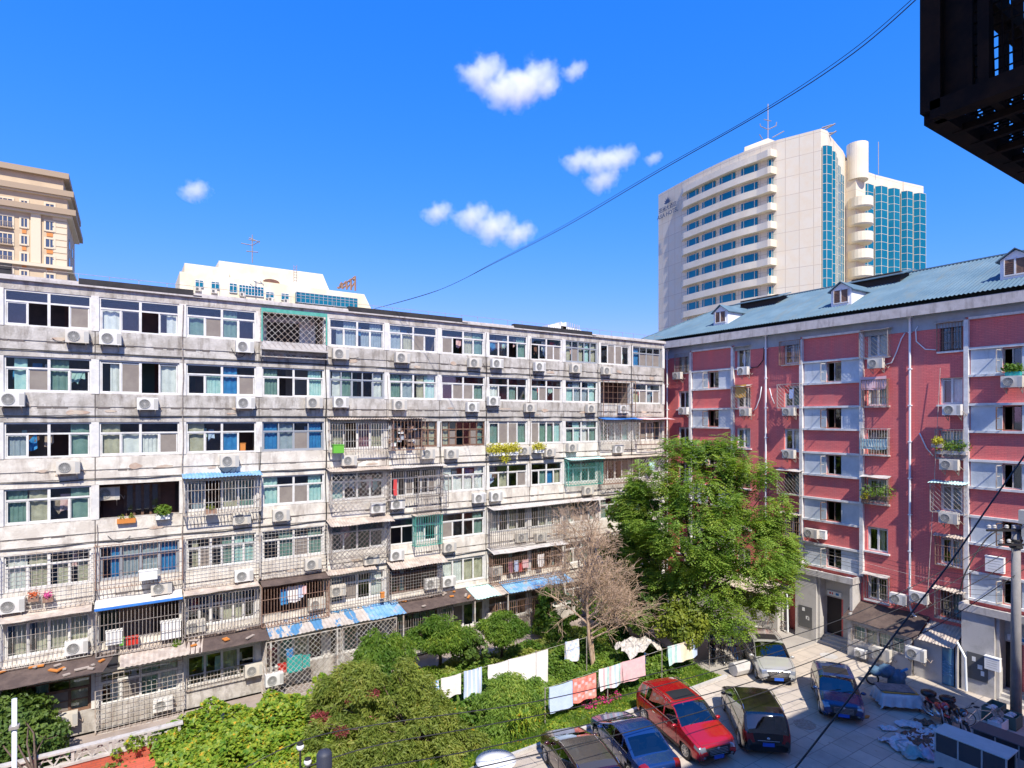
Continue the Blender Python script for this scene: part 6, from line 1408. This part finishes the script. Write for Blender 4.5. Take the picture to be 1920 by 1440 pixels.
bicycle('bicycle lying close to the drain pipe at the porch corner', g(1455,1183), 2.4, m_['brownf']); bicycle('bicycle with silver frame second from the drain pipe', g(1432,1176), 2.6, m_['alu']); bicycle('bicycle third from the drain pipe, near the fern-leaved tree', g(1410,1172), 2.3, m_['iron'])
bicycle('red-framed bicycle standing left of the silver car', g(1398,1232), .6, m_['redp']); bicycle('dark bicycle leaning in the tree shade left of the silver car', g(1352,1238), .9, m_['black']); bicycle('bicycle with a white basket in the tree shade behind the concrete roll', g(1372,1240), 1.2, m_['bluef'], True)
bicycle('blue bicycle propped in the weeds behind the pink towel', g(1200,1262), .3, m_['bluef'])
motorcycle('dark motorcycle in the tree shade beside the striped quilt', g(1335,1232), .8, paintm('moto_blue', (.02,.05,.12)), None)
# blue-covered motorcycle
T = thing('covered_motorcycle', 'motorcycle wrapped in blue cloth near the blue car', 'motorcycle', (*g(1662,1287),0), -.9)
b = MB(); wheel(b, (-.62,0,.3), .27, 0, (0,1,0), 0, .045); wo = b.build('wheel', tyre_m, T, smooth=True); b = MB(); wheel(b, (-.62,0,.3), .22, 0, (0,1,0), 12, .008); b.build('rim', m_['alu'], wo)
b = MB(); b.blob((-.45,0,.72), (.35,.30,.24), 11, .35, 3, 2.5); b.blob((.0,0,.78), (.45,.36,.32), 12, .35, 3, 3); b.blob((.45,0,.5), (.42,.42,.42), 13, .5, 3, 2.5); b.build('cover', M('blue_cover', (.05,.11,.18), .8, c2=(.08,.16,.24), sc1=3), T, smooth=True)
b = MB(); b.bar((.55,0,.8),(.95,.05,1.0),.09); b.build('handlebar', m_['b'], T)
# cloth covered table with board
c = g(1693,1332); TBn = thing('table', 'low table draped in white cloth with a dark worn board on top', 'table', (c[0]+.25,c[1]+.35,0), -.75)
b = MB()
for x in (-.75,.75):
    for y in (-.45,.45): b.bar((x,y,0),(x,y,.7),.06)
b.build('leg', m_['brownf'], TBn)
vs = []; n = 26; q = random.Random(3)
for i in range(n+1):
    for k in range(n+1):
        u, v = (i/n-.5)*2, (k/n-.5)*2; ex = max(abs(u)-.74, 0)/.26; ey = max(abs(v)-.66, 0)/.34; dz = .46*max(ex, ey) + .12*ex*ey
        sx_ = min(abs(u),.74)/.74*.82+ex*.13; sy_ = min(abs(v),.66)/.66*.5+ey*.12; vs.append((math.copysign(sx_,u)+.05*ex*math.sin(v*14)+.02*noise.noise(V((u*4,v*4,2))), math.copysign(sy_,v)+.05*ey*math.sin(u*16)+.02*noise.noise(V((u*4,v*4,8))), max(.05, .74-dz*1.15+.03*noise.noise(V((u*6,v*6,5))))))
b = MB(); b.add(vs, [(i*(n+1)+k,(i+1)*(n+1)+k,(i+1)*(n+1)+k+1,i*(n+1)+k+1) for i in range(n) for k in range(n)]); b.build('tablecloth', M('plastic_cloth', (.62,.64,.66), .6, c2=(.5,.52,.56), sc1=3), TBn, smooth=True)
b = MB(); b.box(-.78,.72,-.46,.44,.77,.80); o = b.build('wooden_board', m_['yel']); o.location = (c[0]+.25,c[1]+.35,0); o.rotation_euler = (0,0,-.75); tag(o, 'yellowish wooden board under the dark board on the cloth table', 'board')
b = MB(); b.box(-.85,.62,-.38,.5,.805,.85); o = b.build('dark_board', M('slate_board', (.12,.12,.13), .8, c2=(.22,.21,.22), sc1=4)); o.location = (c[0]+.25,c[1]+.35,0); o.rotation_euler = (0,0,-.78); tag(o, 'dark worn board lying uppermost on the cloth table', 'board')
# scrap: plastic sheets
q = random.Random(12); SC = thing('scrap_pile', 'pile of crushed white plastic sheets and bags on the shaded paving', 'rubbish'); i = 0
shm = [M('plastic_scrap', (.55,.60,.64), .5, c2=(.40,.46,.50), sc1=4), M('plastic_bag_teal', (.25,.42,.42), .4, c2=(.15,.3,.3), sc1=4), M('plastic_bag_mauve', (.42,.42,.52), .4, c2=(.3,.3,.38), sc1=4), m_['brownf']]
for (x, y, w_, h_, mt) in ((1665,1368,.5,.2,0),(1705,1362,.8,.3,0),(1738,1377,.6,.3,0),(1712,1385,.5,.25,0),(1690,1382,.35,.2,0),(1755,1405,.5,.25,0),(1735,1358,.6,.25,3),(1765,1370,.6,.3,0),(1672,1390,.9,.14,0),(1690,1400,.8,.5,0),(1730,1395,.7,.4,3),(1760,1392,.6,.3,0),(1712,1415,.75,.55,1),(1738,1418,.5,.5,2),(1770,1405,.5,.4,0),(1720,1380,1.0,.3,3)):
    c = gnd(x, y); i += 1; b = MB()
    n = 8; a = q.uniform(-.9,-.3); vs = []
    for ii in range(n+1):
        for k in range(n+1):
            u, v = (ii/n-.5)*w_*1.3, (k/n-.5)*h_*1.9; vs.append((c[0]+u*math.cos(a)-v*math.sin(a), c[1]+u*math.sin(a)+v*math.cos(a), .05+(.32 if mt in (1,2) else .24)*abs(noise.noise(V((u*5,v*5,i))))+(.3*max(0,1-(u*u+v*v)/(.1*w_)) if mt in (1,2) else 0)))
    b.add(vs, [(ii*(n+1)+k,(ii+1)*(n+1)+k,(ii+1)*(n+1)+k+1,ii*(n+1)+k+1) for ii in range(n) for k in range(n)]); b.build('plastic_sheet', shm[mt], SC, smooth=mt in (1,2))
c = gnd(1624,1345); b = MB(); b.blob((c[0],c[1],.03), (.22,.12,.03), 2, .5, 2); tag(b.build('orange_rag', m_['orange']), 'small bright orange rag on the paving beside the blue car', 'rag')
# delivery tricycle boxes bottom right
def vbox(name, label, cat, p0, ang, L_, W, H, z0, top, side, glaz=True):
    T = thing(name, label, cat, (*p0,0), ang); b = MB(); b.box(0,L_,0,W,z0,z0+H*.45); b.box(0,L_,0,.03,z0+H*.45,z0+.5*H)
    for x in (0, L_*.33, L_*.66, L_-.05): b.box(x, x+.05, 0, .05, z0+H*.45, z0+H); b.box(x, x+.05, W-.05, W, z0+H*.45, z0+H)
    b.build('body', side, T)
    w_ = MB(); w_.box(.05, L_-.05, .012, .02, z0+.5*H, z0+H); w_.box(.05,L_-.05,W-.02,W-.012,z0+.45*H,z0+H); w_.build('window', M('cab_glass', (.03,.04,.05), .15, spec=.8) if 'cab_glass' not in bpy.data.materials else bpy.data.materials['cab_glass'], T)
    MB().box(-.04, L_+.04, -.04, W+.04, z0+H, z0+H+.05).build('roof', top, T, bevel=.02)
    for x in (.3, L_-.3):
        for y in (.0, W): k = MB(); wheel(k, (x,y,.27), .22, 0, (0,1,0), 0, .05); k.build('wheel', tyre_m, T, smooth=True)
    return T
P0 = gnd(1752, 1440, .6); a1 = gnd(1752,1372,1.75); a2 = gnd(1871,1418,1.75)
ang = math.atan2(a2[1]-a1[1], a2[0]-a1[0]); 
vbox('tricycle_cab', 'pale-roofed glazed tricycle cab at the bottom right corner', 'tricycle', (a1[0], a1[1]-.0), ang, 2.2, .95, 1.4, .35, M('pale_green_roof', (.42,.52,.52), .7, c2=(.36,.46,.46), sc1=3), M('pale_side', (.35,.42,.44), .7, c2=(.28,.34,.36), sc1=3))
a3 = gnd(1822,1366,1.3); vbox('tricycle_cab', 'dark-roofed tricycle cart behind the pale glazed cab', 'tricycle', (a3[0], a3[1]), ang, 2.2, .85, 1.0, .3, M('dark_roof', (.07,.075,.085), .6), m_['greyf'])
def basketbox(x, y, lab, mt, w_=.7, d_=.45, h_=.4, nm='plastic_crate'):
    c = gnd(x, y); b = MB(); X, Y = c[0], c[1]; b.box(X,X+w_,Y,Y+.03,0,h_); b.box(X,X+w_,Y+d_-.03,Y+d_,0,h_); b.box(X,X+.03,Y+.03,Y+d_-.03,0,h_); b.box(X+w_-.03,X+w_,Y+.03,Y+d_-.03,0,h_); b.box(X,X+w_,Y,Y+d_,0,.03); b.mi = 1
    for k in range(3): b.blob((X+.15+.2*k,Y+d_/2,h_*.9),(.14,.16,.08),k,.4,2)
    tag(b.build(nm, [mt, shm[0]]), lab, 'crate')
basketbox(1878,1378,'white foam crate beside the foot of the concrete pole',m_['white'],.8,.5,.45); basketbox(1868,1358,'dark green crate holding plastic bags against the concrete pole',m_['greenr'],1.2,.55,.6); basketbox(1905,1372,'second dark green crate right of the white foam crate',m_['greenr'],.8,.6,.55)
# chair with bundle, concrete roll
c = gnd(1842,1297); T = thing('chair', 'yellow chair piled with a bright bundle beside the bent white drain', 'chair', (c[0]-.1,c[1],0), -.9); b = MB(); b.box(-.22,.22,-.22,.22,.42,.48); b.box(-.22,.22,.18,.22,.48,.95)
b.build('seat', m_['yel'], T)
for x in (-.2,.2):
    for y in (-.2,.2): MB().bar((x,y,0),(x,y,.42),.04).build('leg', m_['yel'], T)
b = MB(); b.blob((c[0]-.1,c[1],.68), (.32,.3,.22), 5, .4, 3, 3); tag(b.build('cloth_bundle', M('patchwork', (.5,.1,.4), .8, c2=(.15,.3,.5), sc1=9, c3=(.8,.8,.75), sc3=7), smooth=True), 'patchwork bundle piled on the yellow chair', 'bundle')
c = gnd(1387,1268); b = MB(); d_ = V((.9,-.15,0)).normalized(); b.lathe([(.36,0),(.36,1.05)], (0,0,.36), 8, 'x'); o = b.build('concrete_roll', m_['render'], bevel=.02); o.location = (c[0]-.3,c[1]+.2,0); o.rotation_euler = (0,0,-.15); tag(o, 'short eight-sided concrete drum lying at the garden corner', 'concrete block')
# satellite dish-like white lid in grass, bags
c = gnd(930,1432,.4); T = MB(); T.lathe([(0,.0),(.45,.06),(.75,.16),(.78,.18),(.4,.09),(0,.04)], (c[0],c[1],.35), 26); tag(T.build('satellite_dish', M('white_dish', (.8,.8,.8), .5), smooth=True), 'round white dish half hidden in the grass at the bottom edge', 'dish')
# ================================================================= posts, lamps, pole
c = gnd(1905,1345); T = thing('utility_pole', 'tall grey concrete pole with iron crossarms at the right edge', 'utility pole', (c[0],c[1],0))
MB().lathe([(.215,0),(.16,8.75),(0,8.75)], (0,0,0), 20).build('shaft', m_['pole'], T, smooth=True)
rr = V((rt[0],rt[1],0)); b = MB()
for z, L_ in ((8.55,1.6),(7.9,1.05)): b.bar(rr*-L_+V((0,-.22,z)), rr*1.0+V((0,-.22,z)), .09); 
for z in (7.7, 8.0): b.lathe([(.23,z),(.25,z+.02),(.25,z+.1),(.23,z+.12)], (0,0,0), 16)
b.build('crossarm', m_['black'], T)
b = MB()
for z, xs_ in ((8.6,(-1.5,-1.25,-.7,-.35,.4,.8)),(7.95,(-.95,-.6,.5))):
    for x in xs_: b.lathe([(.05,0),(.09,.03),(.05,.07),(.09,.1),(.04,.16),(0,.16)], (rr.x*x,rr.y*x-.22,z+.04), 10)
b.build('insulator', m_['acr'], T); b = MB(); b.box(-.4,.0,-.5,-.2,8.9,9.5); b.box(-.2,.3,-.45,-.25,8.3,8.75); b.build('cable_box', m_['acr'], T)
poletop = V((c[0],c[1],8.5))
p = V(at(27,1310,15)); T = thing('lamp_post', 'slim white post standing in front of the corner tree at lower left', 'post'); MB().tube([(p.x,p.y,0),(p.x,p.y,p.z)], .055, 10).build('shaft', m_['pvc'], T, smooth=True); MB().box(p.x-.1,p.x+.1,p.y-.1,p.y+.1,p.z-.75,p.z-.68).build('clamp', m_['iron'], T)
p = V(at(608,1408,15)); T = MB().lathe([(.19,-p.z),(.19,-.08),(.15,-.01),(0,.03)], (p.x,p.y,p.z), 22); tag(T.build('vent_pipe', M('dark_slate_paint', (.035,.04,.06), .6), smooth=True), 'thick dark slate-blue pipe with a rounded cap at the bottom edge', 'pipe')
for x, y, lab in ((563,1400,'left globe garden lamp beside the dark pipe'),(577,1428,'right, lower globe garden lamp beside the dark pipe')):
    p = V(at(x, y, 20)); T = thing('garden_lamp', lab, 'lamp', (0,0,0), 0, 'globe garden lamps')
    MB().lathe([(0,-.12),(.09,-.1),(.13,0),(.1,.09),(0,.13)], p, 16).build('globe', m_['white'], T, smooth=True)
    MB().lathe([(.11,.08),(.10,.12),(0,.16)], p, 14).build('cap', m_['black'], T); MB().tube([(p.x,p.y,0),(p.x,p.y,p.z-.1)], .035, 8).build('post', m_['black'], T)
# ================================================================= overhead wires
def wire(label, pts, r, mat='black', n=None):
    P = [V(at(*q)) for q in pts]; b = MB(); out = []
    for i in range(len(P)-1):
        P0, P1, P2, P3 = P[max(0,i-1)], P[i], P[i+1], P[min(len(P)-1,i+2)]
        for k in range(8):
            u = k/8; out.append(.5*(2*P1+(P2-P0)*u+(2*P0-5*P1+4*P2-P3)*u*u+(3*P1-P0-3*P2+P3)*u**3))
    out.append(P[-1]); b.tube(out, r, 5); o = b.build('overhead_wire', m_[mat], None, smooth=True); tag(o, label, 'wire', 'overhead wires'); return o
wire('twisted wire sweeping across the sky from the top right to the grey roof', [(1730,-12,12),(1600,100,13.2),(1440,205,15.5),(1235,322,19),(1060,425,24),(930,492,28.5),(820,545,31.5),(702,579,33.4)], .012)
wire('thinner wire paired beside the long sky wire', [(1722,-12,12.1),(1590,100,13.4),(1420,213,15.6),(1235,318,19.1),(1060,421,24.2),(930,490,28.1),(830,541,31.6),(702,579,33.5)], .008)
wire('topmost of the black cables crossing the garden above the laundry', [(440,1450,17),(569,1388,18),(710,1358,18.5),(1000,1316,20),(1211,1267,22),(1420,1212,24),(1590,1156,25.5),(1740,1085,26.5),(1890,1003,27)], .017)
wire('second black cable crossing the garden, just below the topmost', [(540,1450,16.5),(700,1399,17.5),(900,1362,19),(1117,1317,21),(1420,1234,24),(1684,1142,26),(1880,1040,27)], .017)
wire('third black cable crossing the cars above the red roof', [(640,1450,16),(850,1414,18),(1000,1382,19.5),(1171,1341,21),(1420,1275,23.5),(1600,1207,25),(1833,1090,26.5),(1895,1050,27)], .018)
wire('lowest black cable crossing the red and black cars', [(780,1462,16),(900,1438,18),(1171,1374,20.5),(1420,1302,23),(1535,1256,24),(1738,1183,25.5),(1925,1064,27)], .019)
wire('thick diagonal cable running from the bottom middle to the right edge', [(1480,1455,11),(1603,1296,11.5),(1671,1199,12),(1785,1050,12.5),(1850,955,13),(1930,842,13.5)], .019)
wire('branch cable from the right edge porch to the pole', [(1800,1110,26.8),(1812,1070,26.8),(1850,1010,27),(1890,985,27)], .03)
for k in range(5): wire(['highest','second','third','fourth','lowest'][k]+' thin phone wire strung across the red block at porch height', [(1488,1018+5*k,35.6),(1600,1036+7*k,34.2),(1720,1062+9*k,31.9),(1820,1078+9*k,29.5),(1893,1072+11*k,27.2)], .008, 'black' if k != 2 else 'whiteb')
MB().tube([onX(1763,690,35.9), onX(1752,900,35.7), onX(1738,1140,35.5)], .014, 5).build('white_cord', m_['whiteb']); tag(bpy.data.objects['white_cord'], 'long white cord hanging down the red wall by the right windows', 'cord')
